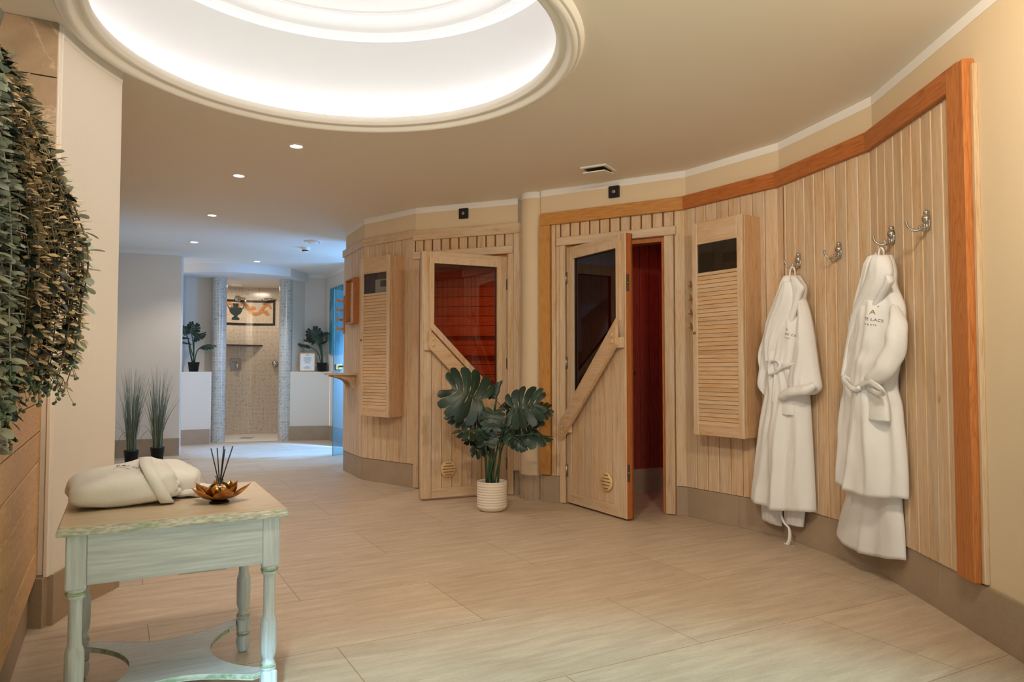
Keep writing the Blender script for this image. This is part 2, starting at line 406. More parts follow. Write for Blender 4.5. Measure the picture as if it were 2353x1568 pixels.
def hitf(f, px, py, off=0.0):
    A, B = FAC[f]; a = fang(A, B); d = ray(px, py); nx, ny = math.sin(a), -math.cos(a)
    ax, ay = A[0]+nx*off, A[1]+ny*off; t = (ax*nx+ay*ny)/(d[0]*nx+d[1]*ny)
    return ((d[0]*t-ax)*math.cos(a)+(d[1]*t-ay)*math.sin(a), EYE+d[2]*t)
SKIRT = .21

# floor and ceiling
X0, X1, Y0, Y1 = -6.0, 3.0, -3.4, 12.7
struct(MB().box(X0, X1, Y0, Y1, -.08, 0).build('floor', M['floor']), 'beige stone tiled floor', 'floor')
def ring_pts(r, z, n=96, c=RING): return [(c[0]+r*math.cos(2*PI*i/n), c[1]+r*math.sin(2*PI*i/n), z) for i in range(n)]
def rect_pt(a, z):
    dx, dy = math.cos(a), math.sin(a); ts = []
    if dx > 1e-9: ts.append((X1-RING[0])/dx)
    if dx < -1e-9: ts.append((X0-RING[0])/dx)
    if dy > 1e-9: ts.append((Y1-RING[1])/dy)
    if dy < -1e-9: ts.append((Y0-RING[1])/dy)
    t = min(ts); return (RING[0]+dx*t, RING[1]+dy*t, z)
m = MB(); n = 96
angs = [2*PI*i/n for i in range(n)]
m.grid(ring_pts(1.083, CEIL, n)+[rect_pt(a, CEIL) for a in angs], n, 2, closed_u=True, smooth=False)
cors = [(X0, Y0), (X1, Y0), (X1, Y1), (X0, Y1)]
for cx, cy in cors:                                     # fill the four corner slivers
    a = math.atan2(cy-RING[1], cx-RING[0]) % (2*PI); i = int(a/(2*PI)*n)
    m.add([rect_pt(angs[i], CEIL), (cx, cy, CEIL), rect_pt(angs[(i+1) % n], CEIL)], [(0, 1, 2)])
struct(m.build('ceiling', M['ceil']), 'beige painted ceiling around the round light dome', 'ceiling')
m = MB(); m.box(X0, X1, Y0, Y1, 3.35, 3.4); struct(m.build('ceiling', M['ceil']))   # slab above the dome
dome = struct(empty('light_dome', (RING[0], RING[1], 0)), 'round recessed white light dome with hidden cove lighting', 'light dome')
m = MB(); m.lathe([(1.09, 2.50), (1.09, 3.025)], 128); m.build('drum_wall', M['white'], dome)
pf = [(1.09, 3.025), (1.046, 3.025)]
for k in range(5):
    r = 1.044-k*.0085; z = 3.026+k*.0040; pf += [(r, z), (r-.0035, z-.0012), (r-.0065, z+.0005), (r-.0075, z+.0035)]
pf += [(1.000, 3.050), (.998, 3.062), (.985, 3.080), (.962, 3.094), (.935, 3.101), (.915, 3.103), (.910, 3.099), (.905, 3.101), (.902, 3.107), (.896, 3.104), (.890, 3.106), (.888, 3.114), (.88, 3.116), (.001, 3.116)]
m = MB(); m.lathe(pf, 160); m.build('inner_cornice', M['white'], dome)
m = MB(); m.lathe([(1.108, 2.502), (1.106, 2.492), (1.098, 2.488), (1.094, 2.476), (1.088, 2.473), (1.082, 2.476), (1.078, 2.472), (1.066, 2.463), (1.054, 2.462), (1.044, 2.467), (1.036, 2.478), (1.026, 2.490), (1.016, 2.494), (1.012, 2.488), (1.004, 2.484), (.996, 2.485), (.990, 2.490), (.987, 2.498), (.984, 2.500), (.982, 2.520), (.988, 2.532), (1.002, 2.532), (1.006, 2.524), (1.010, 2.500), (1.09, 2.500)], 160)
m.build('outer_moulding', M['mould'], dome)
m = MB(); m.lathe([(1.035, 2.503), (1.035, 2.510), (1.062, 2.510), (1.062, 2.503)], 96); m.build('led_strip', M['led'], dome)

# ---------------------------------------------------------------- curved sauna front: plaster, skirting, panelling, trims
BAND = 2.45
def wall_box(name, A, B, z0=0, z1=CEIL, th=.09, mat=None, open_=None, x0=0, x1=None, label=None, cat='wall'):
    L = flen(A, B) if x1 is None else x1; m = MB()
    if open_ is None: m.box(x0, L, 0, th, z0, z1)
    else:
        a, b, h = open_; m.box(x0, a, 0, th, z0, z1); m.box(b, L, 0, th, z0, z1); m.box(a, b, 0, th, h, z1)
    o = put(m.build(name, mat or M['wall']), A, B); return struct(o, label, cat)
def strip(name, A, B, mat, z0, z1, y0, y1, x0=0, x1=None, c=0.0, label=None, cat='trim'):
    L = flen(A, B) if x1 is None else x1
    return struct(put(MB().box(x0, L, y0, y1, z0, z1, c).build(name, mat), A, B), label, cat)
def boards(A, B, s0, s1, z0, z1, w=.094, d=.018, mat=None, parent=None, name='wall_panelling', label=None, gap=.005, back=True, horiz=False):
    m = MB(); s0_, s1_ = s0, s1
    if not horiz:
        nb = max(1, round((s1-s0)/w)); ww = (s1-s0)/nb
        for i in range(nb):
            a, b = s0+i*ww+gap*.5, s0+(i+1)*ww-gap*.5; c = .004
            m.prism([(a, 0), (a, -d+c), (a+c, -d), (b-c, -d), (b, -d+c), (b, 0)], z0, z1, 'z')
    else:
        nb = max(1, round((z1-z0)/w)); ww = (z1-z0)/nb
        for i in range(nb): m.box(s0, s1, -d, 0, z0+i*ww+gap*.5, z0+(i+1)*ww-gap*.5, .003)
    o = m.build(name, mat or M['pine'], parent)
    if back:
        g = MB().box(s0, s1, -d*.35, 0, z0, z1).build('board_backing', M['groove'], o)
    if parent is None: struct(put(o, A, B), label, 'wall panelling')
    return o
DO = {'p23': (.055, .905, 2.03), 'q01': (.231, 1.04, 2.03)}
lab = {'p01': 'far left facet of the cream sauna wall', 'p12': 'second facet of the cream sauna wall', 'p23': 'cream wall around the left sauna door', 'q01': 'cream wall around the right sauna door', 'q12': 'cream wall behind the right louvred cabinet', 'q23': 'cream wall behind the left hanging bathrobe', 'q34': 'cream wall at the right edge'}
for f, (A, B) in FAC.items():
    wall_box('wall_right', A, B, open_=DO.get(f), label=lab[f], x1=(flen(A, B) if f != 'q34' else 7.2), x0=(0 if f not in ('q12', 'q23', 'q34') else -.0))
    L = flen(A, B) if f != 'q34' else 7.2
    strip('trim_band', A, B, M['band'], BAND, CEIL, -.0025, 0, 0, L, label='white painted band under the ceiling, '+lab[f], cat='painted band')
def skirt(f, s0, s1, joints=()):
    A, B = FAC[f]; m = MB(); xs = [s0]+[j for j in joints if s0 < j < s1]+[s1]
    for a, b in zip(xs, xs[1:]): m.box(a+.0012, b-.0012, -.012, 0, 0, SKIRT-.004, .0015)
    struct(put(m.build('baseboard_right', M['base']), A, B), 'grey stone skirting tiles, '+lab[f], 'skirting')
skirt('p01', 0, flen(*FAC['p01'])); skirt('p12', 0, flen(*FAC['p12'])-.005)
skirt('p23', .96, 1.0); skirt('q01', 0, .18, (.02,)); skirt('q01', 1.112, 1.197)
skirt('q12', 0, flen(*FAC['q12']), (.45,)); skirt('q23', 0, flen(*FAC['q23']), (.03,)); skirt('q34', 0, 7.2, (.62, 1.7, 2.8))
ZT = 2.225
for f, s0, s1 in (('p01', 0, .718), ('p12', 0, .744), ('q01', 1.112, 1.197), ('q12', 0, .785), ('q23', 0, .816), ('q34', 0, .815)):
    boards(*FAC[f], s0, s1, SKIRT, ZT, w=.094 if f[0] == 'q' else .088, label='whitewashed tongue and groove boards, '+lab[f])
boards(*FAC['q01'], .10, .182, SKIRT, ZT, w=.04, label='narrow boards left of the right sauna door')
boards(*FAC['q01'], .182, 1.112, 2.095, ZT, w=.085, d=.012, gap=.012, label='short boards over the right sauna door')
boards(*FAC['p23'], .0, .955, 2.095, ZT, w=.085, d=.012, gap=.014, label='short boards over the left sauna door')
# trims along the top and sides
def trim(n_, f, mat, x0, x1, z0, z1, y0=-.04, label=None, y1=-.012, c=.004):
    return strip('trim_%d' % n_, *FAC[f], mat, z0, z1, y0, y1, x0, x1, c, label, 'trim')
trim(1, 'p01', M['pine_h'], -.03, .718, 2.225, 2.30, -.03, 'pale top trim board on the far left facet')
trim(2, 'p12', M['pine_h'], -.004, .748, 2.225, 2.30, -.03, 'pale top trim board above the left cabinet')
trim(3, 'p23', M['pine_h'], -.008, 1.03, 2.20, 2.29, -.036, 'pale top trim board over the left sauna door')
trim(4, 'p23', M['pine'], .957, 1.03, .205, 2.20, -.032, 'pale upright trim beside the round column')
trim(5, 'q01', M['gold_x'], .012, 1.205, 2.205, 2.303, -.045, 'golden pine trim over the right sauna door')
trim(6, 'q01', M['gold_z'], .0, .098, .215, 2.205, -.042, 'golden pine upright beside the column', y1=.0)
trim(7, 'q12', M['orange_x'], -.008, .80, 2.207, 2.305, -.045, 'orange pine trim over the right louvred cabinet')
trim(8, 'q23', M['orange_x'], -.006, .826, 2.205, 2.305, -.045, 'orange pine trim over the left bathrobe')
trim(9, 'q34', M['orange_x'], -.006, .90, 2.203, 2.305, -.045, 'orange pine trim rising to the upper right corner')
trim(10, 'q34', M['orange_z'], .815, .944, .212, 2.298, -.047, 'orange pine upright at the right end of the panelling', y1=0)
trim(11, 'q34', M['pine'], .946, .966, .215, 2.27, -.02, 'thin pale edge board behind the orange upright', y1=0, c=.002)
strip('trim_12', *FAC['q23'], M['groove'], SKIRT, 2.2, -.0195, -.01, .066, .072, label='dark gap between two panel sections', cat='trim')
for f, a, b, hl in (('p23', .055, .905, (-.005, .955)), ('q01', .231, 1.04, (.158, 1.13))):
    A, B = FAC[f]; m = MB()
    w = .052 if f == 'p23' else .049
    fr = struct(put(empty('door_frame'), A, B), 'pale pine casing around the %s sauna door' % ('left' if f == 'p23' else 'right'), 'door frame')
    MB().box(a-w, a, -.034, 0, .004, 2.03, .003).build('jamb_casing', M['pine'], fr)
    MB().box(b, b+(w if f == 'p23' else .07), -.034, 0, .004, 2.03, .003).build('jamb_casing', M['pine'], fr)
    MB().box(hl[0], hl[1], -.046, 0, 2.03, 2.096, .004).build('head_casing', M['pine_h'], fr)
    m = MB(); m.box(a-.002, a+.03, 0, .10, 0, 2.03, .002); m.box(b-.03, b+.002, 0, .10, 0, 2.03, .002); m.box(a+.03, b-.03, 0, .10, 1.995, 2.03, .002)
    m.build('door_lining', M['orange_z'], fr)
# round column between the two saunas
cc = (.197, 6.005); m = MB(); m.lathe([(.122, .19), (.13, .2), (.122, .215), (.122, 2.45)], 48, cc); struct(m.build('column', M['wall']), 'round cream column between the two sauna doors', 'column')
m = MB(); m.lathe([(.1235, 2.45), (.1235, 2.5)], 48, cc); struct(m.build('trim_band', M['band']), 'white band around the round column top', 'painted band')
m = MB()
for k in range(14):
    a0 = PI+k*PI/9-.7; m.lathe([(.124, 0), (.136, 0), (.136, .196), (.124, .196)], 3, cc, False, a0+.012, a0+PI/9-.012)
struct(m.build('baseboard_column', M['base']), 'narrow stone tile strips around the round column foot', 'skirting')

# sauna rooms behind the doors
A, B = FAC['p23']
def inner_wall(A, B, name='wall_sauna', mat=None, z0=0.0, z1=2.2, horiz=True, label=None):
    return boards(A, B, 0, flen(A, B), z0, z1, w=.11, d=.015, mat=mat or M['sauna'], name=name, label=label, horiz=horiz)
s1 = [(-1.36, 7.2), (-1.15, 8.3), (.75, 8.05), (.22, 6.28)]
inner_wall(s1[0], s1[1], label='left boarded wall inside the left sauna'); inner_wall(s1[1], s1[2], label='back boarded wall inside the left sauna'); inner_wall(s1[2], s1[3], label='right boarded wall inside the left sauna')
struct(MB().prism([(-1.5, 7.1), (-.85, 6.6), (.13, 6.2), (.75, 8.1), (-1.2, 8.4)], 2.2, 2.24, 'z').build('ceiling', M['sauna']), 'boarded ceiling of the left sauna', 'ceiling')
bn = tag(empty('sauna_bench', (0, 0, 0)), 'wooden bench seen through the amber glass of the left sauna door', 'bench')
put(bn, s1[1], s1[2])
for k, (zz, y0_) in enumerate(((.95, -.55), (.48, -1.05))):
    m = MB()
    for j in range(5): m.box(.05, 1.45, y0_+j*.1, y0_+j*.1+.085, zz-.03, zz, .004)
    m.build('bench_seat', M['sauna'], bn)
    for x in (.1, .75, 1.35): MB().box(x, x+.07, y0_+.02, y0_+.06, 0, zz-.03).build('leg', M['sauna'], bn)
m = MB(); m.box(.05, 1.45, -.07, -.02, 1.42, 1.52, .004); m.box(.05, 1.45, -.07, -.02, 1.2, 1.3, .004); m.build('backrest', M['sauna'], bn)
light('sauna_lamp', 'AREA', (-.3, 7.3, 2.17), 8, (1.0, .66, .40), shape='DISK', size=.3)
s2a, s2b = (.30, 5.872), (2.5, 6.862)
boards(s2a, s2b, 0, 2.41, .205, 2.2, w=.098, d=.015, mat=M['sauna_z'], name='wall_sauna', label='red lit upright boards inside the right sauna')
struct(put(MB().box(0, 2.41, 0, .05, 0, 2.3).build('wall_sauna', M['base']), s2a, s2b), 'back wall inside the right sauna', 'wall')
strip('baseboard_sauna', s2a, s2b, M['base'], 0, .205, -.012, 0, label='stone skirting inside the right sauna', cat='skirting')
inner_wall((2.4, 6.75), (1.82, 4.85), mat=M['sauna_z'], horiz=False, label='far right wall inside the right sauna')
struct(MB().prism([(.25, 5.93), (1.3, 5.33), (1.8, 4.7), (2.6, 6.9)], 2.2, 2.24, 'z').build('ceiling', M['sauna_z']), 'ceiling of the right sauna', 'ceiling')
light('red_sauna_lamp', 'AREA', (1.55, 5.6, 2.15), 1.9, (1.0, .09, .05), shape='DISK', size=.2)

# ---------------------------------------------------------------- left side: curved pier, marble, larch planks
cr = []
for k in range(13):
    t = k/12; y = 3.02+.485*t; cr.append((-1.895-.018*math.sin(PI*t)-.012*t, y))
def offs(poly, d): return [(x-d, y) for x, y in poly]
pier = cr+[(-2.05, 3.56), (-2.2, 3.0)]
struct(MB().prism(pier[::-1], SKIRT-.004, BAND, 'z').build('wall_left', M['pier']), 'pale cream curved pier left of the passage', 'wall')
struct(MB().prism([(x+.0025, y) for x, y in cr][::-1]+[(-2.2, 3.0), (-2.05, 3.56)][::1], BAND, CEIL, 'z').build('trim_band', M['band']), 'white band along the top of the curved pier', 'painted band')
struct(MB().prism(([(x+.012, y) for x, y in cr]+[(-1.9, 3.56), (-2.05, 3.57), (-2.2, 3.0)])[::-1], 0, SKIRT-.004, 'z').build('baseboard_left', M['base']), 'grey stone skirting at the foot of the curved pier', 'skirting')
wd = math.atan2(.877, -.48)                                   # larch front: direction back-left
WA = (-1.985, 3.03); WL = 2.3; WS = (WA[0]+.48*WL, WA[1]-.877*WL)
struct(put(MB().box(0, WL, .03, .35, 0, 1.30).build('wall_left', M['wall_far']), WS, WA), 'low wall behind the larch planks', 'wall')
m = MB(); z = .205; rr = random.Random(3)
while z < 1.3:
    hh = .118; x = -rr.random()*1.5
    while x < WL:
        x2 = x+1.6; m.box(max(0, x)+.001, min(WL+.014, x2)-.001, -.026, .004, z+.002, min(z+hh, 1.32)-.002, .003); x = x2
    z += hh
struct(put(MB().box(0, WL, -.004, .01, .205, 1.31).build('cladding_backing', M['groove']), WS, WA), 'dark backing behind the larch planks', 'wall')
struct(put(m.build('wall_cladding', M['larch']), WS, WA), 'larch plank cladding at the left edge', 'wall cladding')
struct(put(MB().box(0, WL+.01, .0, .05, 0, .2, .002).build('baseboard_left', M['base']), WS, WA), 'dark stone skirting under the larch planks', 'skirting')
struct(MB().box(-1.975, -1.905, 2.985, 3.06, 0, .2, .002).build('baseboard_left', M['base']), 'short stone skirting piece beside the pier', 'skirting')
ma = math.atan2(.49, .87); MA = (-1.9-.87*2.4, 2.985-.49*2.4)
m = MB()
for i in range(2):
    for j, (z0, z1) in enumerate(((1.2, 1.66), (1.66, 2.265), (2.268, CEIL))): m.box(i*1.2+.001, i*1.2+1.199, 0, .05, z0, z1-.002, .001)
struct(put(m.build('wall_marble', M['marble']), MA, ang=ma), 'brown veined marble tiles in the upper left corner', 'wall tiles')
struct(MB().box(-1.915, -1.898, 3.0, 3.03, .2, CEIL, .002).build('trim_13', M['pier']), 'cream edge bead between marble and pier', 'trim')
struct(MB().box(-4.6, -4.5, Y0, 3.2, 0, CEIL).build('wall_left', M['wall']), 'unseen wall left of the frame, added to stop side light', 'wall')  # added out of view to keep world light from entering sideways
WP, WQ = (-4.80, 8.62), (-1.99, 3.56)
wall_box('wall_left', WQ, WP, th=.1, label='side wall hidden behind the curved pier')
# flip: side wall faces the passage
bpy.context.view_layer.update()
BW = ((-4.80, 8.62), (-4.07, 8.915))
wall_box('wall_back', *BW, mat=M['wall_far'], th=.5, z0=0, label='pale wall behind the two grass plants')
strip('trim_band', *BW, M['band'], BAND, CEIL, -.003, 0, 0, None, label='white band above the two grass plants', cat='painted band')
strip('baseboard_back', *BW, M['base'], 0, SKIRT, -.014, 0, 0, flen(*BW)+.006, label='stone skirting behind the two grass plants', cat='skirting')

# ---------------------------------------------------------------- far shower alcove
def poly_wall(name, pts, z0, z1, mat, label, th=.06, cat='wall'):
    m = MB()
    for (a, b) in zip(pts, pts[1:]):
        L = flen(a, b); an = fang(a, b); c, s = math.cos(an), math.sin(an)
        q = [(a[0], a[1]), (b[0], b[1]), (b[0]-s*th, b[1]+c*th), (a[0]-s*th, a[1]+c*th)]
        m.prism(q, z0, z1, 'z')
    return struct(m.build(name, mat), label, cat)
HWL = [(-4.62, 10.05), (-4.25, 10.27)]
HWR = [(-3.277, 10.75), (-2.728, 10.88)]
LEDGE = 1.014
poly_wall('wall_shower', HWL, 0, LEDGE, M['wall_far'], 'low wall with ledge left of the shower', .35)
poly_wall('wall_shower', HWR, 0, LEDGE, M['wall_far'], 'low wall with ledge right of the shower', .35)
poly_wall('baseboard_shower', [(x, y-.014) for x, y in HWL], 0, SKIRT, M['base'], 'stone skirting left of the shower', .014, 'skirting')
poly_wall('baseboard_shower', [(x, y-.014) for x, y in HWR], 0, SKIRT, M['base'], 'stone skirting right of the shower', .014, 'skirting')
NL = [(-4.60, 10.02), (-4.72, 10.48), (-4.30, 10.72)]
NR = [(-3.285, 10.76), (-3.15, 11.03), (-2.87, 11.14), (-2.1, 9.75)]
poly_wall('wall_shower', NL, LEDGE, CEIL, M['wall_far'], 'wall of the left planted niche')
poly_wall('wall_shower', NR, LEDGE, CEIL, M['wall_far'], 'wall of the right planted niche')
poly_wall('wall_shower', [(-2.72, 10.88), (-2.1, 9.75)], 0, LEDGE, M['wall_far'], 'wall beside the glass door')
poly_wall('baseboard_shower', [(-2.735, 10.87), (-2.115, 9.74)], 0, SKIRT, M['base'], 'stone skirting beside the glass door', .014, 'skirting')
poly_wall('trim_band', [(x+.002, y-.004) for x, y in NR], BAND, CEIL, M['band'], 'white band above the right niche', .004, 'painted band')
poly_wall('trim_band', [(x+.002, y-.004) for x, y in NL], BAND, CEIL, M['band'], 'white band above the left niche', .004, 'painted band')
hp = smooth_path([(-4.62, 9.93, 0), (-4.40, 9.90, 0), (-4.1, 9.87, 0), (-3.80, 9.93, 0), (-3.49, 10.10, 0), (-3.18, 10.40, 0)], 6)
hp = [(p.x, p.y) for p in hp]
struct(MB().prism((hp+[(-3.12, 11.0), (-3.1, 12.3), (-4.9, 12.3), (-4.9, 10.3)])[::-1], 2.38, CEIL, 'z').build('ceiling_header', M['white']), 'curved white header over the shower columns', 'header')
for cx, cy, lb in ((-4.245, 10.53, 'left mosaic column of the shower'), (-3.365, 10.80, 'right mosaic column of the shower')):
    m = MB(); N_ = 40; pts = []; uv = []
    for j, z in enumerate((0, 2.38)):
        for i in range(N_+1):
            a = 2*PI*i/N_; pts.append((cx+.098*math.cos(a), cy+.098*math.sin(a), z)); uv.append((a*.098, z))
    m.grid(pts, N_+1, 2, uvs=uv); struct(m.build('column', M['mosaic']), lb, 'column')
SC_, SR = (-4.0, 11.12), .76
def spt(a, z, r=SR): return (SC_[0]+r*math.cos(a), SC_[1]+r*math.sin(a), z)
m = MB(); pl_ = [(-3.37, 10.88)]+[spt(math.radians(a), 0)[:2] for a in range(12, 169, 4)]+[(-4.26, 10.60)]
pts = []; uv = []
for z in (0, 2.38):
    u = 0
    for k, q in enumerate(pl_):
        if k: u += flen(pl_[k-1], q)
        pts.append((q[0], q[1], z)); uv.append((u, z))
m.grid(pts, len(pl_), 2, uvs=uv); struct(m.build('wall_shower', M['mosaic_w']), 'curved mosaic wall inside the shower', 'wall')
# mosaic picture on the curved wall: dark border, urn, orange scrolls
def ang_of(px, py, r=SR):
    d = ray(px, py); ox, oy = -SC_[0], -SC_[1]; A_ = d[0]**2+d[1]**2; B_ = 2*(ox*d[0]+oy*d[1]); C_ = ox*ox+oy*oy-r*r
    t = (-B_+math.sqrt(max(0, B_*B_-4*A_*C_)))/(2*A_); x, y = d[0]*t, d[1]*t
    return math.atan2(y-SC_[1], x-SC_[0]), EYE+d[2]*t
MOS = {}
for k, c in (('border', (30, 32, 36)), ('urn', (44, 60, 60)), ('scroll', (206, 138, 72)), ('field', (212, 196, 174))):
    MOS[k] = mosaic('mosaic_'+k, c, tuple(int(x*.8) for x in c), tuple(min(255, int(x*.75)+25) for x in c))
pic = tag(empty('mosaic_picture', (SC_[0], SC_[1], 0)), 'framed mosaic of a dark urn with orange scrolls on the shower wall', 'mosaic picture')
def patch(m, aA, aB, zA, zB, r, n=10):
    pts = []; uv = []
    for z in (zA, zB):
        for i in range(n+1):
            a = aA+(aB-aA)*i/n; pts.append((r*math.cos(a), r*math.sin(a), z)); uv.append((a*r, z))
    m.grid(pts, n+1, 2, uvs=uv)
aR, zT_ = ang_of(633, 691); aL, _ = ang_of(508, 692); aL += .42; zT_ = 2.175; zB_ = 1.765
m = MB(); patch(m, aR, aL, zB_, zT_, SR-.004, 30); m.build('field', MOS['field'], pic)
m = MB()
for (u, v_, za, zb) in ((aR, aL, zT_-.035, zT_), (aR, aL, zB_, zB_+.035), (aR, aR+.05, zB_, zT_), (aL-.05, aL, zB_, zT_)): patch(m, u, v_, za, zb, SR-.008, 24)
m.build('border', MOS['border'], pic)
def curvepoly(m, poly, r):
    """poly in (arc metres from aC, z)"""
    pts = [(r*math.cos(aC-x/SR), r*math.sin(aC-x/SR), z) for x, z in poly]
    m.add(pts, [tuple(range(len(pts)))], uvs=[(x, z) for x, z in poly])
aC, _ = ang_of(541, 720)
m = MB(); uz = 1.85
prof = [(.062, 0), (.062, .03), (.03, .045), (.03, .07), (.075, .10), (.10, .14), (.105, .18), (.08, .20), (.045, .21), (.045, .24), (.055, .265)]
for (r0, z0), (r1, z1) in zip(prof, prof[1:]):
    if z1 > z0: curvepoly(m, [(-r0, uz+z0), (r0, uz+z0), (r1, uz+z1), (-r1, uz+z1)], SR-.010)
for sg in (-1, 1):
    hp_ = [(.085, .17), (.12, .20), (.135, .235), (.115, .255), (.085, .245)]
    for (x0, z0), (x1, z1) in zip(hp_, hp_[1:]): curvepoly(m, [(sg*x0, uz+z0-.012), (sg*x1, uz+z1-.012), (sg*x1, uz+z1+.012), (sg*x0, uz+z0+.012)][::sg], SR-.010)
m.build('urn', MOS['urn'], pic)
for sg in (1, -1):
    m = MB()
    path = [(.05, .19), (.07, .25), (.13, .265), (.19, .22), (.25, .13), (.31, .10), (.37, .12), (.42, .19), (.47, .24), (.53, .24), (.56, .19)]
    if sg < 0: path = path[:7]
    pp = smooth_path([(a, b, 0) for a, b in path], 4)
    for k, (p, q) in enumerate(zip(pp, pp[1:])):
        t = (q-p).normalized(); nn = Vector((-t.y, t.x, 0)); w = .012+.014*math.sin(PI*k/len(pp)); w2 = .012+.014*math.sin(PI*(k+1)/len(pp))
        curvepoly(m, [(sg*(p+nn*w).x, uz+(p+nn*w).y), (sg*(q+nn*w2).x, uz+(q+nn*w2).y), (sg*(q-nn*w2).x, uz+(q-nn*w2).y), (sg*(p-nn*w).x, uz+(p-nn*w).y)][::-sg], SR-.012)
    for cx_, cz_, r_ in ((.26, .20, .045), (.22, .17, .035), (.46, .14, .04), (.50, .10, .03)):
        if sg < 0 and cx_ > .3: continue
        curvepoly(m, [(sg*(cx_+r_*math.cos(a)*1.3), uz+cz_+r_*math.sin(a)*.7) for a in [2*PI*i/10 for i in range(10)]][::-sg], SR-.012)
    m.build('scroll', MOS['scroll'], pic)
# shelf, controls, shower heads, ceiling lamp
aS, _ = ang_of(604, 793)
m = MB(); zs = 1.445; arc = [spt(aS+(aL-aS)*i/16, 0, SR)[:2] for i in range(17)]
sh = struct(MB().prism(arc[::-1], zs-.02, zs, 'z').build('wall_shelf', MOS['border']), 'dark edged corner shelf inside the shower', 'shelf')
aP, zP = ang_of(541, 837)
def shower_frame(name, a, z, label, cat):
    p = spt(a, z, SR-.012); return tag(put(empty(name), p, ang=a-PI/2, z=z), label, cat)
pl = shower_frame('shower_control', aP, 1.13, 'square chrome shower control plate with round knob', 'shower control')
MB().box(-.085, .085, -.004, .012, -.09, .09, .003).build('plate', M['steel'], pl)
m = MB(); m.lathe([(0, 0), (.03, 0), (.034, .01), (.03, .045), (0, .047)], 20); o = m.build('knob', M['chrome'], pl); o.rotation_euler = (PI/2, 0, 0); o.location = (.02, 0, -.03)
MB().box(-.07, .02, -.02, 0, .02, .045, .004).build('lever', M['chrome'], pl)
aH, _ = ang_of(546, 680)
hd = shower_frame('wall_shower_fitting', aH, 2.19, 'chrome wall shower outlet above the mosaic picture', 'shower')
m = MB(); m.lathe([(0, 0), (.055, 0), (.05, .02), (.02, .03)], 24); o = m.build('wall_rose', M['chrome'], hd); o.rotation_euler = (PI/2, 0, 0)
MB().tube(smooth_path([(0, 0, 0), (.02, -.1, 0), (.06, -.16, -.01), (.08, -.18, -.06)], 6), .017, 10).build('spout', M['chrome'], hd)
aH2, _ = ang_of(640, 682)
hd = shower_frame('wall_shower_fitting', aH2+.06, 2.19, 'chrome hand shower beside the right mosaic column', 'shower')
MB().tube([(0, 0, 0), (-.03, -.06, .0), (-.07, -.1, .0)], .015, 10).build('arm', M['chrome'], hd)
MB().tube([(-.05, -.08, .01), (-.12, -.12, 0), (-.2, -.15, -.03)], [.02, .05, .02], 14, flat=.35).build('head', M['chrome'], hd)
aV, _ = ang_of(634, 836)
hd = shower_frame('shower_valve', aV, 1.14, 'small chrome shower valve by the right column', 'valve')
m = MB(); m.lathe([(0, 0), (.05, 0), (.05, .03), (.035, .06), (0, .065)], 20); o = m.build('knob', M['chrome'], hd); o.rotation_euler = (PI/2, 0, 0)
lp = tag(empty('ceiling_lamp', (-4.3, 11.3, 2.38)), 'small round lamp in the shower ceiling', 'ceiling lamp')
MB().lathe([(0, -.03), (.07, -.03), (.085, -.01), (.085, 0)], 24).build('housing', M['mould'], lp)
light('shower_lamp', 'AREA', (-4.15, 11.25, 2.34), 7, (1.0, .84, .66), shape='DISK', size=.15)
dr = tag(empty('floor_drain', (-4.05, 11.15, 0)), 'small drain cover in the shower floor', 'drain')
MB().box(-.09, .09, -.09, .09, 0, .003).build('grate', M['steel'], dr)
struct(MB().prism([spt(math.radians(a), 0, SR-.002)[:2] for a in range(12, 169, 12)]+[(-4.26, 10.60), (-4.24, 10.5), (-3.365, 10.77), (-3.37, 10.88)], 0.0, .002, 'z').build('floor_shower', M['wall_far']), 'pale shower floor', 'floor')
# room behind the glass door (source of the blue light)
poly_wall('wall_blue_room', [(-1.70, 7.72), (-1.62, 8.42), (-.25, 8.42), (-.25, 10.6), (-2.0, 10.6), (-2.05, 9.8)][::-1], 0, CEIL, M['wall'], 'walls of the room behind the glass door')

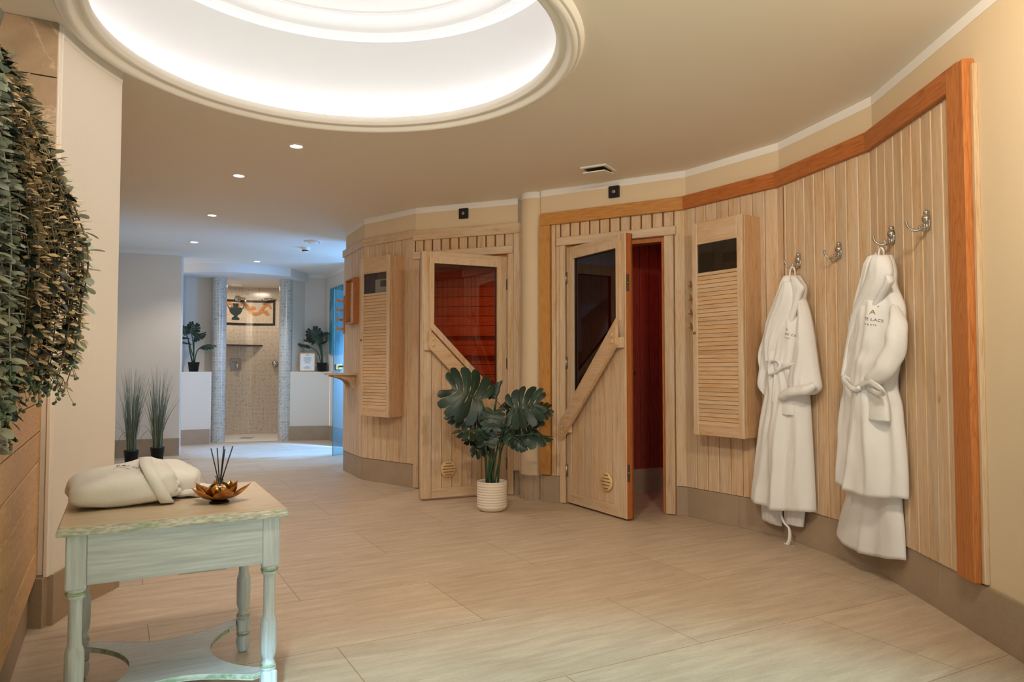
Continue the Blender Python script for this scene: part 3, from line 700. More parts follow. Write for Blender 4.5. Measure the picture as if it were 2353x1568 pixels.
# ---------------------------------------------------------------- sauna doors
DW, DH = .762, 2.008
def sauna_door(name, A, B, mirror, lab, glassmat, lock):
    EM = M['edge'] if lock else M['pine']
    d = put(empty(name), A, B); struct(d, lab, 'sauna door')
    fx = (lambda x: DW-x) if mirror else (lambda x: x)
    def bx(n, mat, x0, x1, y0, y1, z0, z1, c=.003):
        a, b = sorted((fx(x0), fx(x1))); return MB().box(a, b, y0, y1, z0, z1, c).build(n, mat, d)
    TH = .046
    bx('stile', M['pine'], 0, .082, 0, TH, .014, DH); bx('stile', M['pine'], .702, DW, 0, TH, .014, DH)
    bx('top_rail', M['pine_h'], .083, .701, 0, TH, 1.945, DH); bx('bottom_rail', M['pine_h'], .083, .701, -.001, TH, .014, .092)
    bx('edge_strip', EM, -.0005, .006, .004, TH+.016, .016, DH-.002, .001); bx('edge_strip', EM, -.0005, .018, TH, TH+.016, .016, DH-.002, .001)
    zl = lambda x: 1.395-(x-.055)*1.0155
    m = MB(); xs = [.083+(.701-.083)*i/7 for i in range(8)]
    for a, b in zip(xs, xs[1:]):
        a += .0022; b -= .0022
        poly = [(fx(a), .093), (fx(b), .093), (fx(b), zl(b)-.01), (fx(a), zl(a)-.01)]
        m.prism(poly, .006, .03)
    m.build('panel_boards', M['pine'], d)
    MB().box(min(fx(.08), fx(.70)), max(fx(.08), fx(.70)), .014, .034, .09, .76).build('panel_backing', M['groove'], d)
    bead = MB(); bw = .043
    G = [(.098, 1.912), (.655, 1.912), (.655, .848), (.098, 1.414)]; O = [(.055, 1.957), (.702, 1.957), (.702, .738), (.055, 1.395)]
    for i in range(4):
        j = (i+1) % 4; bead.prism([(fx(a), b) for a, b in (G[i], G[j], O[j], O[i])], -.012, .012)
    bead.build('glazing_bead', M['pine'], d)
    m = MB(); inner = [(.106, 1.904), (.647, 1.904), (.647, .864), (.106, 1.412)]
    for i in range(4):
        j = (i+1) % 4; m.prism([(fx(a), b) for a, b in (inner[i], inner[j], G[j], G[i])], .006, .016)
    m.build('glass_seal', M['black'], d)
    MB().add([(fx(a), .014, b) for a, b in G], [(0, 1, 2, 3)]).build('glass_pane', glassmat, d)
    h = MB().prism([(fx(a), b) for a, b in ((.040, 1.362), (.040, 1.222), (.757, .502), (.757, .655))], -.062, -.034).build('handle_bar', M['pine_cab'], d)
    for x, z in ((.072, 1.292), (.072, 1.243), (.735, .562), (.735, .604)):
        b = MB(); b.lathe([(0, 0), (.009, 0), (.012, .004), (.009, .009), (0, .010)], 12); o = b.build('bolt', M['plast'], h); o.rotation_euler = (PI/2, 0, 0); o.location = (fx(x), -.062, z)
    bx('handle_block', M['pine'], .012, .085, -.034, 0, 1.20, 1.275); bx('handle_block', M['pine'], .68, .74, -.034, 0, .56, .62)
    m = MB(); m.lathe([(.0, .0), (.067, 0), (.067, .010), (.062, .014), (0, .014)], 40); v = m.build('vent_cover', M['plast'], d); v.rotation_euler = (PI/2, 0, 0); v.location = (fx(.225), 0, .243)
    m = MB()
    for k, hw in ((-2, .026), (-1, .042), (0, .050), (1, .042), (2, .026)):
        m.box(-hw, hw, k*.0235-.003, k*.0235+.003, .0138, .0150)
    sl = m.build('vent_slots', M['groove'], v)
    m = MB(); [m.ball((.06*math.cos(a), .06*math.sin(a), .0145), .0025, 6) for a in (0, PI/2, PI, 3*PI/2)]; m.build('screws', M['brass'], v)
    for z in (.26, 1.10, 1.77):
        m = MB(); m.lathe([(0, -.05), (.006, -.05), (.006, .05), (0, .05)], 10); o = m.build('hinge', M['steel'], d); o.location = (fx(DW+.003), -.004, z)
        MB().box(min(fx(DW-.02), fx(DW+.005)), max(fx(DW-.02), fx(DW+.005)), -.002, .001, -.045+z, z+.045).build('hinge_plate', M['steel'], d)
    if lock:
        for z in (1.655, .33):
            MB().box(fx(-.003)-.001, fx(0)+.002, .006, .030, z-.06, z+.06, .001).build('latch_plate', M['steel'], d)
            MB().ball((fx(-.004), .018, z), .011, 8).build('latch', M['brass'], d)
    return d
sauna_door('door_1', (-.723, 5.837), (-.031, 6.16), False, 'left pine sauna door standing ajar, orange-brown glass', M['glass_amber'], False)
HB = (.43, 5.724); FB = (.781, 5.073); aa = fang(HB, FB)
FB = (HB[0]+DW*math.cos(aa), HB[1]+DW*math.sin(aa))
sauna_door('door_2', (HB[0], HB[1]), FB, True, 'right pine sauna door swung wide open, dark glass', M['glass_dark'], True)

# ---------------------------------------------------------------- louvred cabinets
def cabinet(f, s0, s1, z0, z1, dep, lab, zw0, zw1, zs0, knob_left, pane):
    A, B = FAC[f]; c = put(empty('louvred_cabinet'), onf(f, 0), ang=fang(A, B)); tag(c, lab, 'cabinet', 'louvred sauna cabinets')
    y1 = -.019; yb = -(dep-.024)
    m = MB(); t = .018
    m.box(s0, s0+t, yb, y1, z0, z1, .002); m.box(s1-t, s1, yb, y1, z0, z1, .002); m.box(s0+t, s1-t, yb, y1, z0, z0+t, .001); m.box(s0+t, s1-t, yb, y1, z1-t, z1, .001); m.box(s0+t, s1-t, y1-.008, y1, z0+t, z1-t)
    m.build('cabinet_body', M['pine_cabz'], c)
    yd0, yd1 = -dep, yb-.003; x0, x1 = s0-.012, s1-.004; st = .042
    d = empty('door'); d.parent = c
    for xa in (x0, x1-st): MB().box(xa, xa+st, yd0, yd1, z0-.004, z1+.004, .003).build('stile', M['pine'], d)
    for za, zb in ((zw1, z1+.003), (z0-.003, zs0), (zw0-.022, zw0)): MB().box(x0+st, x1-st, yd0+.001, yd1, za, zb, .003).build('rail', M['pine_cab'], d)
    m = MB(); n = 36; hz = (zw0-.022-zs0)/n
    for i in range(n):
        z = zs0+i*hz; yy0, yy1 = yd0+.003, yd1-.002
        m.prism([(yy0, z+.001), (yy0+.005, z-.002), (yy1, z+hz*.95), (yy1-.005, z+hz*1.05)], x0+st, x1-st, 'x')
        m.prism([(yy0, z), (yy0+.004, z-.0015), (yy0+.007, z+hz*.84), (yy0+.003, z+hz*.88)], x0+st, x1-st, 'x')
    m.build('louvre_slats', M['pine_cab'], d)
    MB().box(x0+st, x1-st, yd1-.004, yd1-.002, zs0, zw0-.02).build('louvre_backing', M['groove'], d)
    MB().add([(x0+st, yd0+.012, zw0), (x1-st, yd0+.012, zw0), (x1-st, yd0+.012, zw1), (x0+st, yd0+.012, zw1)], [(0, 1, 2, 3)]).build('glass_pane', pane, d)
    kx = x0+st*.5 if knob_left else x1-st*.5
    m = MB(); m.lathe([(0, 0), (.008, 0), (.010, .006), (.006, .011), (0, .011)], 14); o = m.build('knob', M['brass'], d); o.rotation_euler = (PI/2, 0, 0); o.location = (kx, yd0, (z0+z1)/2-.03)
    e = MB().box(s0+.12, s1-.03, yb+.04, yb+.10, zw0-.06, zw1-.05, .006).build('control_unit', M['paper'] if knob_left is True and s1 < .63 else M['potw'], c)
    MB().box(s0+.20, s1-.08, yb+.0385, yb+.041, zw0+.06, zw0+.12).build('label_sticker', M['ink'], e)
    return c
cabinet('p12', .205, .612, .625, 2.07, .19, 'left louvred pine wall cabinet beside the framed notice', 1.742, 1.925, .70, True, M['glass_clear'])
cabinet('q12', .245, .652, .612, 2.04, .20, 'right louvred pine wall cabinet next to the bathrobes', 1.70, 1.895, .68, True, glass('dark_window_glass', srgb(120, 104, 92), .10))

# ---------------------------------------------------------------- notice box, shelf, peg racks, wall lamps
def onfacet(name, f, s, z, lab, cat, group=None, off=0.0):
    return tag(put(empty(name), onf(f, s, off), ang=fang(*FAC[f]), z=z), lab, cat, group)
fr = onfacet('framed_notice', 'p01', .44, 1.725, 'small orange framed printed notice on the left sauna wall', 'framed notice', off=.019)
m = MB(); w, h, t, d = .155, .225, .014, .055
m.box(-w, -w+t, -d, 0, -h, h, .001); m.box(w-t, w, -d, 0, -h, h, .001); m.box(-w+t, w-t, -d, 0, h-t, h, .001); m.box(-w+t, w-t, -d, 0, -h, -h+t, .001); m.build('frame', M['orange_z'], fr)
MB().box(-w+t, w-t, -.008, -.001, -h+t, h-t).build('backing_board', M['pine_h'], fr)
pp = MB().box(-.075, .075, -.010, -.008, -.19, .19).build('paper', M['paper'], fr)
m = MB(); r3 = random.Random(5)
for i in range(26): m.box(-.06, -.06+.05+.07*r3.random(), -.0108, -.010, .165-i*.0130, .168-i*.0130)
m.build('text_lines', M['ink'], pp)
sh = onfacet('wall_shelf', 'p01', .345, 1.013, 'small rounded pine wall shelf on two brackets', 'shelf', off=.019)
m = MB(); pts = [(.215, 0)]+[(.215*math.cos(a), -.27*math.sin(a)**.8) for a in [PI*i/16 for i in range(1, 16)]]+[(-.215, 0)]
m.prism(pts[::-1], -.020, 0, 'z'); m.build('shelf_board', M['pine_h'], sh)
for x in (-.12, .12):
    pr = [(0, -.02), (-.20, -.02), (-.20, -.035), (-.13, -.05), (-.07, -.075), (-.035, -.115), (-.025, -.15), (0, -.15)]
    MB().prism(pr, x-.011, x+.011, 'x').build('bracket', M['pine_h'], sh)
def peg_rack(f, s, z, lab, yoff=.019):
    r = onfacet('peg_rack', f, s, z, lab, 'peg rack', 'vertical wooden peg racks', off=yoff)
    MB().box(-.014, .014, -.014, 0, -.20, .20, .003).build('backboard', M['pine_cabz'], r)
    for k in range(4):
        zz = .14-k*.098
        MB().prism([(0, zz-.012), (-.055, zz-.010), (-.085, zz-.002), (-.088, zz+.032), (-.078, zz+.034), (-.066, zz+.014), (-.04, zz+.010), (0, zz+.020)], -.013, .013, 'x').build('peg', M['pine_cabz'], r)
    return r
peg_rack('p01', .03, 1.62, 'wooden peg rack seen edge on beside the blue glass door')
r = peg_rack('q12', .115, 1.50, 'wooden peg rack half hidden by the right louvred cabinet')
def wall_lamp(f, s, z, lab):
    r = onfacet('wall_lamp', f, s, z, lab, 'wall lamp', 'small black square wall lamps')
    MB().box(-.043, .043, -.022, 0, -.045, .045, .003).build('housing', M['black'], r)
    m = MB(); m.lathe([(0, 0), (.014, 0), (.016, .003), (.012, .006), (.0, .003)], 20); o = m.build('lens', M['steel'], r); o.rotation_euler = (PI/2, 0, 0); o.location = (0, -.022, 0)
wall_lamp('p23', .482, 2.41, 'small black square wall lamp above the left sauna door')
wall_lamp('q01', .643, 2.41, 'small black square wall lamp above the right sauna door')

# ---------------------------------------------------------------- ceiling fixtures
spots = [((-1.399, 4.662), 'nearest ceiling spotlight, just beyond the light dome'), ((-2.042, 5.381), 'second ceiling spotlight from the light dome'), ((-2.818, 6.775), 'third ceiling spotlight from the light dome'), ((-3.618, 8.221), 'ceiling spotlight above the two grass plants'), ((-3.42, 9.70), 'ceiling spotlight just before the white shower header')]
proto = empty('ceiling_spotlight', (0, 0, CEIL)); 
m = MB(); m.lathe([(.052, 0), (.050, -.006), (.042, -.008), (.036, -.003)], 32); m.build('trim_ring', M['mould'], proto)
m = MB(); m.lathe([(0, -.004), (.036, -.004)], 32); m.build('lamp_disc', M['spot'], proto)
for i, ((x, y), lb) in enumerate(spots):
    o = proto if i == 0 else copy_tree(proto)
    o.location = (x, y, CEIL); tag(o, lb, 'ceiling spotlight', 'ceiling spotlights')
    l = light('spot_beam', 'SPOT', (x, y, CEIL-.015), (30, 30, 32, 34, 55)[i], (1.0, .90, .80) if i < 4 else (.92, .95, 1.0), spot_size=math.radians(120), spot_blend=.6, shadow_soft_size=.03)
v = tag(empty('air_vent', (.623, 5.2, CEIL)), 'square white ceiling air vent above the right sauna door', 'air vent'); v.rotation_euler = (0, 0, math.radians(-30))
MB().box(-.10, .10, -.10, .10, -.012, 0, .003).build('frame', M['mould'], v)
MB().box(-.075, .075, -.075, .075, -.016, -.012).build('duct_opening', M['black'], v)
o = MB().box(-.085, .085, -.085, .085, -.004, .004, .002).build('baffle_plate', M['mould'], v); o.location = (0, 0, -.034); o.rotation_euler = (math.radians(5), 0, 0)
v = tag(empty('air_vent', (-2.253, 8.192, CEIL)), 'round white disc vent in the far ceiling', 'air vent')
MB().lathe([(.095, 0), (.095, -.010), (.075, -.012), (.07, -.004)], 32).build('rim', M['mould'], v); MB().lathe([(0, -.018), (.055, -.018), (.06, -.012), (.03, 0)], 32).build('disc', M['mould'], v)
v = tag(empty('smoke_detector', (-2.46, 8.6, CEIL)), 'small white smoke detector on the far ceiling', 'smoke detector')
MB().lathe([(.05, 0), (.05, -.02), (.036, -.026), (.036, -.05), (.03, -.056), (0, -.058)], 28).build('housing', M['mould'], v)
MB().lathe([(.037, -.034), (.038, -.036), (.038, -.046), (.037, -.048)], 28).build('sensor_slot', M['black'], v)

# ---------------------------------------------------------------- chrome robe hooks
def robe_hook():
    h = empty('robe_hook')
    MB().tube([(0, -.003, -.035), (0, -.004, 0), (0, -.003, .05)], [.010, .017, .008], 12, flat=.5, up=(0, 1, 0)).build('back_plate', M['chrome'], h)
    m = MB(); m.ball((0, -.012, .044), .012, 12); m.ball((0, -.014, .015), .0205, 14, 1, .8, 1.1); m.ball((0, -.010, -.018), .013, 12); m.build('ball_ornament', M['chrome'], h)
    m = MB(); m.tube(smooth_path([(0, -.012, -.015), (-.004, -.035, -.032), (-.012, -.062, -.034), (-.02, -.082, -.018), (-.022, -.088, .002)], 5), [.006]*17+[.0055]*4, 8); m.ball((-.022, -.088, .004), .0075, 8); m.build('long_hook', M['chrome'], h)
    for sx in (-1, 1):
        m = MB(); m.tube(smooth_path([(0, -.01, -.02), (sx*.012, -.022, -.036), (sx*.022, -.03, -.03), (sx*.024, -.032, -.018)], 4), .0045, 8); m.ball((sx*.024, -.032, -.016), .006, 8); m.build('side_hook', M['chrome'], h)
    return h
hk = robe_hook()
HK = [('q23', .222, 1.700, 'chrome hook holding the left bathrobe'), ('q23', .580, 1.705, 'empty chrome hook between the two bathrobes'), ('q34', .262, 1.700, 'chrome hook holding the right bathrobe'), ('q34', .602, 1.705, 'empty chrome hook right of the bathrobes')]
for i, (f, s, z, lb) in enumerate(HK):
    o = hk if i == 0 else copy_tree(hk)
    o.location = onf(f, s, .018, z); o.rotation_euler = (0, 0, fang(*FAC[f])); tag(o, lb, 'hook', 'chrome robe hooks on the panelling')
for k in range(3):
    o = copy_tree(hk); w = Vector((-2.85, -0, 0)); t = .36+.035*k
    x = WQ[0]+(WP[0]-WQ[0])*t; y = WQ[1]+(WP[1]-WQ[1])*t
    o.location = (x+.02, y, 1.56); o.rotation_euler = (0, 0, fang(WP, WQ)); tag(o, ('front', 'middle', 'rearmost')[k]+' chrome hook of the small cluster past the curved pier', 'hook', 'chrome hooks on the far left side wall')
t = .21; x = WQ[0]+(WP[0]-WQ[0])*t; y = WQ[1]+(WP[1]-WQ[1])*t
c = tag(put(empty('wall_cabinet'), (x, y), ang=fang(WP, WQ), z=1.83), 'beige wall panel just visible past the curved pier', 'wall cabinet')
MB().box(-.22, .22, -.085, 0, -.155, .155, .004).build('panel_body', M['plast'], c)
MB().box(-.02, .02, -.10, -.085, -.01, .0, .002).build('catch', M['steel'], c)

# ---------------------------------------------------------------- glass door, blue picture
gd = struct(put(empty('door_3'), (-2.154, 8.79), ang=math.atan2(.85, .526)), 'tall frosted glass door glowing pale blue', 'glass door')
def frosted():
    t = NT('frosted_blue_glass'); t.n.remove(t.b)
    tr = t.N('ShaderNodeBsdfTranslucent'); tr.inputs[0].default_value = (.16, .24, .25, 1)
    df = t.N('ShaderNodeBsdfDiffuse'); df.inputs[0].default_value = srgb(150, 178, 182)
    tp = t.N('ShaderNodeBsdfTransparent'); tp.inputs[0].default_value = (.78, .92, .96, 1)
    m1 = t.N('ShaderNodeMixShader'); m1.inputs[0].default_value = .45; t.L(tr.outputs[0], m1.inputs[1]); t.L(df.outputs[0], m1.inputs[2])
    m2 = t.N('ShaderNodeMixShader'); m2.inputs[0].default_value = .68; t.L(m1.outputs[0], m2.inputs[1]); t.L(tp.outputs[0], m2.inputs[2])
    t.L(m2.outputs[0], t.out.inputs[0]); return t.m
MB().box(0, .80, 0, .009, .008, 2.02, .001).build('glass_panel', frosted(), gd)
MB().box(-.002, .002, -.0005, .0095, .008, 2.02).build('glass_edge', plain('green_glass_edge', (84, 132, 130), .2), gd)
lk = MB().box(.02, .13, -.014, .023, 1.04, 1.115, .008).build('lock_case', M['brass'], gd)
m = MB(); m.tube([(.09, -.012, 1.085), (.09, -.05, 1.085), (.20, -.052, 1.085)], .009, 10); m.build('lever_handle', M['brass'], lk)
MB().ball((.065, -.0145, 1.068), .008, 8, 1, .3, 1.3).build('keyhole', M['black'], lk)
Wd = ((-2.87, 11.14), (-2.1, 9.75)); 
def teal():
    t = NT('blue_green_painting'); n = t.noise(t.coord('Object', scale=(1, 1, .35)), 9, 5, .6, 1.0)
    return t.set(base=t.ramp(n, [(.3, srgb(14, 60, 92)), (.46, srgb(22, 128, 150)), (.6, srgb(96, 182, 196)), (.75, srgb(30, 118, 150))]), rough=.4)
pc = put(empty('canvas_picture'), Wd[0], Wd[1]); tag(pc, 'tall blue and turquoise canvas picture behind the glass door', 'picture')
MB().box(.36, .98, -.03, -.004, 1.27, 2.25, .003).build('canvas', teal(), pc)

# ---------------------------------------------------------------- framed sign, pots and plants on ledges
def black_pot(parent, r=.075, h=.13):
    m = MB(); m.lathe([(0, 0), (r*.76, 0), (r*.98, h*.93), (r, h*.93), (r, h), (r*.9, h), (r*.88, h*.86), (0, h*.86)], 28); m.build('pot', M['black'], parent)
    MB().lathe([(0, h*.87), (r*.89, h*.87)], 20).build('soil', M['soil'], parent)
sg = tag(empty('framed_sign', (-3.055, 10.85, LEDGE+.002), math.radians(12)), 'small pale wood framed printed sign on the right ledge', 'framed sign')
S_ = empty('sign_tilt')
S_.parent = sg; S_.rotation_euler = (math.radians(-8), 0, 0); S_.name = 'frame_board'
m = MB(); w, h = .115, .285
m.box(-w, -w+.012, -.016, 0, 0, h); m.box(w-.012, w, -.016, 0, 0, h); m.box(-w, w, -.016, 0, 0, .012); m.box(-w, w, -.016, 0, h-.012, h); m.build('frame', M['gold_x'], S_)
MB().box(-w+.01, w-.01, -.010, -.002, .01, h-.01).build('paper', M['paper'], S_)
m = MB()
for i, ww in enumerate((.02, .035, 0, .05, .06, .045, .06, .05, .03, .04, 0, 0, 0, .02, .05, .04)):
    if ww: m.box(-ww, ww, -.0115, -.010, .25-i*.0135, .254-i*.0135)
tag(m.build('text_lines', M['ink'], S_))

def monstera_leaf(base, tip, normal, wr=.82, K=6, droop=.12, cup=.10, seed=0, mleaf=None, mvein=None, split=.50):
    rl = random.Random(seed); base = Vector(base); tip = Vector(tip); X = tip-base; L = X.length; X.normalize()
    N_ = Vector(normal); N_ = (N_-X*N_.dot(X)).normalized(); Y = N_.cross(X)
    def P3(x, y, z): return base+X*x+Y*y+N_*z
    def zc(x, y): return -droop*L*max(0, x/L)**2*1.0-cup*L*(abs(y)/(L*wr*.5))**2*.5+.03*L*math.sin(x/L*9+seed)
    nf = 4; nt = 9
    for sd in (-1, 1):
        for k in range(K):
            u0 = k/K; u1 = (k+1)/K; jit = rl.uniform(-.06, .06); hole = rl.random() < .7; sp = split+rl.uniform(-.1, .12) if k < K-1 else .9
            pts = []
            for j in range(nt):
                t = j/(nt-1)
                s = 1.0 if t < sp else 1-(t-sp)/(1-sp)*.08
                if t > .88: s *= (1-(t-.88)/.12*.34)
                if hole and .12 < t < .30: s *= .82
                for i in range(nf):
                    f = .5+((i/(nf-1))-.5)*s; u = u0+(u1-u0)*f
                    root = (.02+.90*u**1.15)*L
                    ang = math.radians(-62+118*u**.9)+jit*t           # from pointing back to pointing at the tip
                    Wd_ = L*wr*.5*(1.0+.25*math.sin(PI*u))*(1 if u < .8 else 1-(u-.8)*1.6)*(1+.10*math.sin(f*PI) if t > .8 else 1)
                    if u < .12: Wd_ *= .82+u*1.5
                    bend = ang+t*.25
                    x = root*min(1, 1)+math.sin(bend)*Wd_*t*.78; y = sd*math.cos(bend*.9)*Wd_*t
                    if t < .001: y = sd*.001
                    z = zc(x, y)+.012*L*math.cos((f-.5)*PI)*min(1, t*3)+rl.uniform(-1, 1)*0
                    pts.append(P3(x, y, z))
            mleaf.grid(pts, nf, nt)
    vp = [P3(L*.9*t, 0, zc(L*.9*t, 0)+.004*L) for t in [i/8 for i in range(9)]]
    mvein.tube(vp, [L*.013*(1-.7*i/8) for i in range(9)], 5)
    for k in range(K-1):
        u = (k+.5)/K; ang = math.radians(-62+118*u**.9)+.1; root = (.02+.90*u**1.15)*L
        for sd in (-1, 1):
            pl = []
            for j in range(5):
                t = j/4*.72; x = root+math.sin(ang+t*.25)*L*wr*.5*t*.78; y = sd*math.cos((ang+t*.25)*.9)*L*wr*.55*t; pl.append(P3(x, y, zc(x, y)+.014*L))
            mvein.tube(pl, [L*.006*(1-.6*i/4) for i in range(5)], 4, cap=False)
def leaf_things(plant, leaves, root, pot_h, names='leaf', stem_r=.006, sprd=.05):
    rs = random.Random(11)
    for i, lf in enumerate(leaves):
        base, tip, nrm, wr, dr, cu = lf; base = Vector(base); tip = Vector(tip)
        ml, mv, ms = MB(), MB(), MB()
        monstera_leaf(base, tip, nrm, wr, 6, dr, cu, i*7+3, ml, mv)
        p0 = Vector(root)+Vector((rs.uniform(-1, 1)*sprd, rs.uniform(-1, 1)*sprd, 0))
        mid = p0*.45+base*.55+Vector((0, 0, .10*(base-p0).length)); mid.x = p0.x+(base.x-p0.x)*.32
        ms.tube(smooth_path([p0, mid, base], 6), stem_r, 7)
        st = ms.build('stem', M['stem'], plant); lo = ml.build('leaf', M['monstera'], st); mv.build('leaf_veins', M['vein'], lo)
# main potted monstera
mp = tag(empty('potted_monstera', (0, 0, 0)), 'large monstera plant in a white ribbed pot before the left sauna door', 'potted plant')
PX, PY = -.149, 5.465
m = MB(); prof = [(0, .002), (.088, .002), (.100, .008), (.107, .022)]
for i in range(9):
    z = .03+i*.019; prof += [(.1125, z), (.1135, z+.006), (.1125, z+.012), (.1098, z+.0165)]
prof += [(.1125, .205), (.113, .216), (.108, .218), (.106, .205), (.104, .17), (0, .168)]
m.lathe(prof, 56, (PX, PY)); m.build('pot', M['potw'], mp)
MB().lathe([(0, .170), (.103, .171)], 30, (PX, PY)).build('soil', M['soil'], mp)
def zz(x, y): return (980+x/4.6125, 850+y/4.6125)
def L_(b, t, Yb, Yt, nrm, wr, dr=.1, cu=.15):
    bx_, by_ = zz(*b); tx, ty = zz(*t); return (aty(bx_, by_, Yb), aty(tx, ty, Yt), nrm, wr, dr, cu)
LV = [L_((585, 330), (255, 180), 5.36, 5.30, (.1, -1, .35), 1.25, .08, .18),
      L_((900, 410), (1195, 345), 5.36, 5.28, (0, -1, .55), 1.15, .08, .15),
      L_((745, 260), (560, 150), 5.45, 5.42, (-.3, -.6, .9), .26, .25, .5),
      L_((745, 300), (815, 112), 5.42, 5.44, (.9, -.5, .2), .30, .05, .5),
      L_((712, 440), (690, 640), 5.30, 5.24, (.0, -1, .35), .95, .05, .1),
      L_((628, 790), (640, 650), 5.28, 5.30, (-.05, -1, .1), 1.35, -.05, .12),
      L_((610, 640), (330, 640), 5.34, 5.22, (0, -.35, 1), .75, .12, .2),
      L_((540, 740), (400, 745), 5.40, 5.34, (0, -.5, .9), .8, .1, .2),
      L_((860, 690), (1330, 680), 5.38, 5.32, (0, -.30, 1), .50, .06, .3),
      L_((1120, 440), (1310, 400), 5.58, 5.60, (0, -.8, .6), .95, .1, .2),
      L_((900, 700), (1080, 810), 5.34, 5.26, (.1, -.7, .7), .62, .12, .3),
      L_((880, 560), (1190, 625), 5.46, 5.42, (0, -.9, .4), .95, .08, .15),
      L_((760, 600), (790, 770), 5.44, 5.40, (.3, -1, .3), .9, .1, .2),
      L_((560, 520), (215, 450), 5.46, 5.44, (0, -.7, .6), .6, .15, .15),
      L_((620, 600), (500, 920), 5.46, 5.42, (-.4, -1, .2), .55, .1, .3),
      L_((790, 400), (900, 260), 5.48, 5.52, (0, -.5, .9), .5, .25, .4)]
leaf_things(mp, LV, (PX, PY, .17), .17, sprd=.045)
def small_monstera(base, lab, items, Y):
    p = tag(empty('potted_monstera', base), lab, 'potted plant'); black_pot(p, .078, .135)
    b0 = Vector(base)
    def rel(px, py, Yq): return aty(px, py, Yq)-b0
    LV = [(rel(*b, Y+dy), rel(*t, Y+dy2), nrm, wr, dr, .15) for (b, t, dy, dy2, nrm, wr, dr) in items]
    leaf_things(p, LV, (0, 0, .118), .12, stem_r=.007, sprd=.02); return p
small_monstera((-4.50, 10.28, LEDGE+.0015), 'small monstera in a black pot on the left ledge', [
    ((440, 766), (446, 745), 0, -.02, (.2, -1, .2), 1.1, .1), ((428, 768), (418, 752), -.4, -.45, (-.3, -1, .3), .8, .1), ((446, 778), (471, 765), 0, -.03, (0, -.8, .7), .6, .1),
    ((432, 778), (417, 772), -.3, -.45, (0, -.4, 1), .7, .1), ((466, 795), (490, 793), -.05, -.1, (0, -.5, 1), .8, .2), ((434, 790), (419, 784), -.25, -.4, (0, -.5, 1), .7, .1)], 10.28)
small_monstera((-2.85, 10.90, LEDGE+.0015), 'small monstera in a black pot on the right ledge', [
    ((727, 781), (716, 758), 0, -.02, (-.1, -1, .3), 1.2, .1), ((733, 776), (752, 771), -.06, -.14, (.1, -.9, .5), .85, .1), ((722, 782), (698, 779), 0, -.03, (0, -.4, 1), .6, .1),
    ((712, 797), (686, 787), -.03, -.06, (0, -.5, 1), .5, .15), ((735, 788), (749, 781), -.06, -.12, (.1, -.7, .8), .7, .2)], 10.93)

# ---------------------------------------------------------------- grass plants
def grass(base, seed, lab):
    g = tag(empty('potted_grass', base), lab, 'potted plant', None); rg = random.Random(seed); black_pot(g, .076, .165)
    m = MB()
    for i in range(170):
        a = rg.uniform(0, 2*PI); r0 = .05*math.sqrt(rg.random()); L = rg.uniform(.45, .98); lean = abs(rg.gauss(0, .12))+.03*rg.random(); a2 = a+rg.gauss(0, .5)
        w = rg.uniform(.0022, .0042); pts = []; n = 7; ta = rg.uniform(0, PI)
        for k in range(n):
            t = k/(n-1); rr_ = r0+L*lean*t**1.8; x = r0*math.cos(a)+L*lean*t**1.8*math.cos(a2); y = r0*math.sin(a)+L*lean*t**1.8*math.sin(a2); z = .14+L*t*(1-.12*lean*t*4)
            ww = w*(1-t**2*.9); dx, dy = math.cos(ta)*ww, math.sin(ta)*ww; pts += [(x-dx, y-dy, z), (x+dx, y+dy, z)]
        m.grid(pts, 2, n)
    for k in range(2):
        a = PI+rg.uniform(-.6, .6); pts = [(.02*math.cos(a), .02*math.sin(a), .15), (.08*math.cos(a), .08*math.sin(a), .35), (.16*math.cos(a), .16*math.sin(a), .42-.12*k), (.2*math.cos(a), .2*math.sin(a), .3-.1*k)]
        m.tube(smooth_path(pts, 4), .002, 4)
    m.build('grass_blades', M['grass'], g); return g
grass((-4.17, 8.0, 0), 4, 'tall artificial grass in a black pot, nearer the curved pier')
grass((-4.03, 8.30, 0), 9, 'tall artificial grass in a black pot, nearer the shower')
dr = tag(empty('floor_drain', (*gp(405, 1058), 0), .4), 'small triangular brown drain cover on the far floor', 'drain'); MB().prism([(-.16, -.03), (.14, 0), (-.05, .06)], 0, .003, 'z').build('cover', M['base'], dr)
dr = tag(empty('floor_grille', (*gp(466, 1310), 0), math.radians(28)), 'small metal floor grille seen under the side table', 'floor grille')
MB().box(-.115, .115, -.045, .045, 0, .003).build('frame', M['steel'], dr)
m = MB(); [m.prism([(x, -.034), (x+.008, -.034), (x+.022, .034), (x+.014, .034)], .003, .0042, 'z') for x in [-.10+.02*i for i in range(9)]]; m.build('slots', M['black'], dr)

# ---------------------------------------------------------------- side table
TA = math.radians(28.3); TO = (-1.233, 1.982); TZ = .62; TW, TD = .615, .618
tb = tag(empty('side_table', (TO[0], TO[1], 0), TA), 'whitewashed square side table with turned legs and green rubbed edges', 'side table')
MB().box(.006, TW-.006, .006, TD-.006, TZ-.004, TZ, .002).build('table_top', M['tab_top'], tb)
m = MB(); pr = [(.0, TZ-.027), (-.001, TZ-.020), (.002, TZ-.010), (.007, TZ-.002)]
def edge_ring(m, prof, W_, D_):
    pts = []
    for ins, z in prof: pts += [(ins, ins, z), (W_-ins, ins, z), (W_-ins, D_-ins, z), (ins, D_-ins, z)]
    m.grid(pts, 4, len(prof), closed_u=True, smooth=False)
edge_ring(m, [(.02, TZ-.027), (.002, TZ-.027), (.0, TZ-.022), (.0, TZ-.016), (.003, TZ-.012), (.004, TZ-.007), (.007, TZ-.003), (.0075, TZ-.0005), (.02, TZ-.0005)], TW, TD)
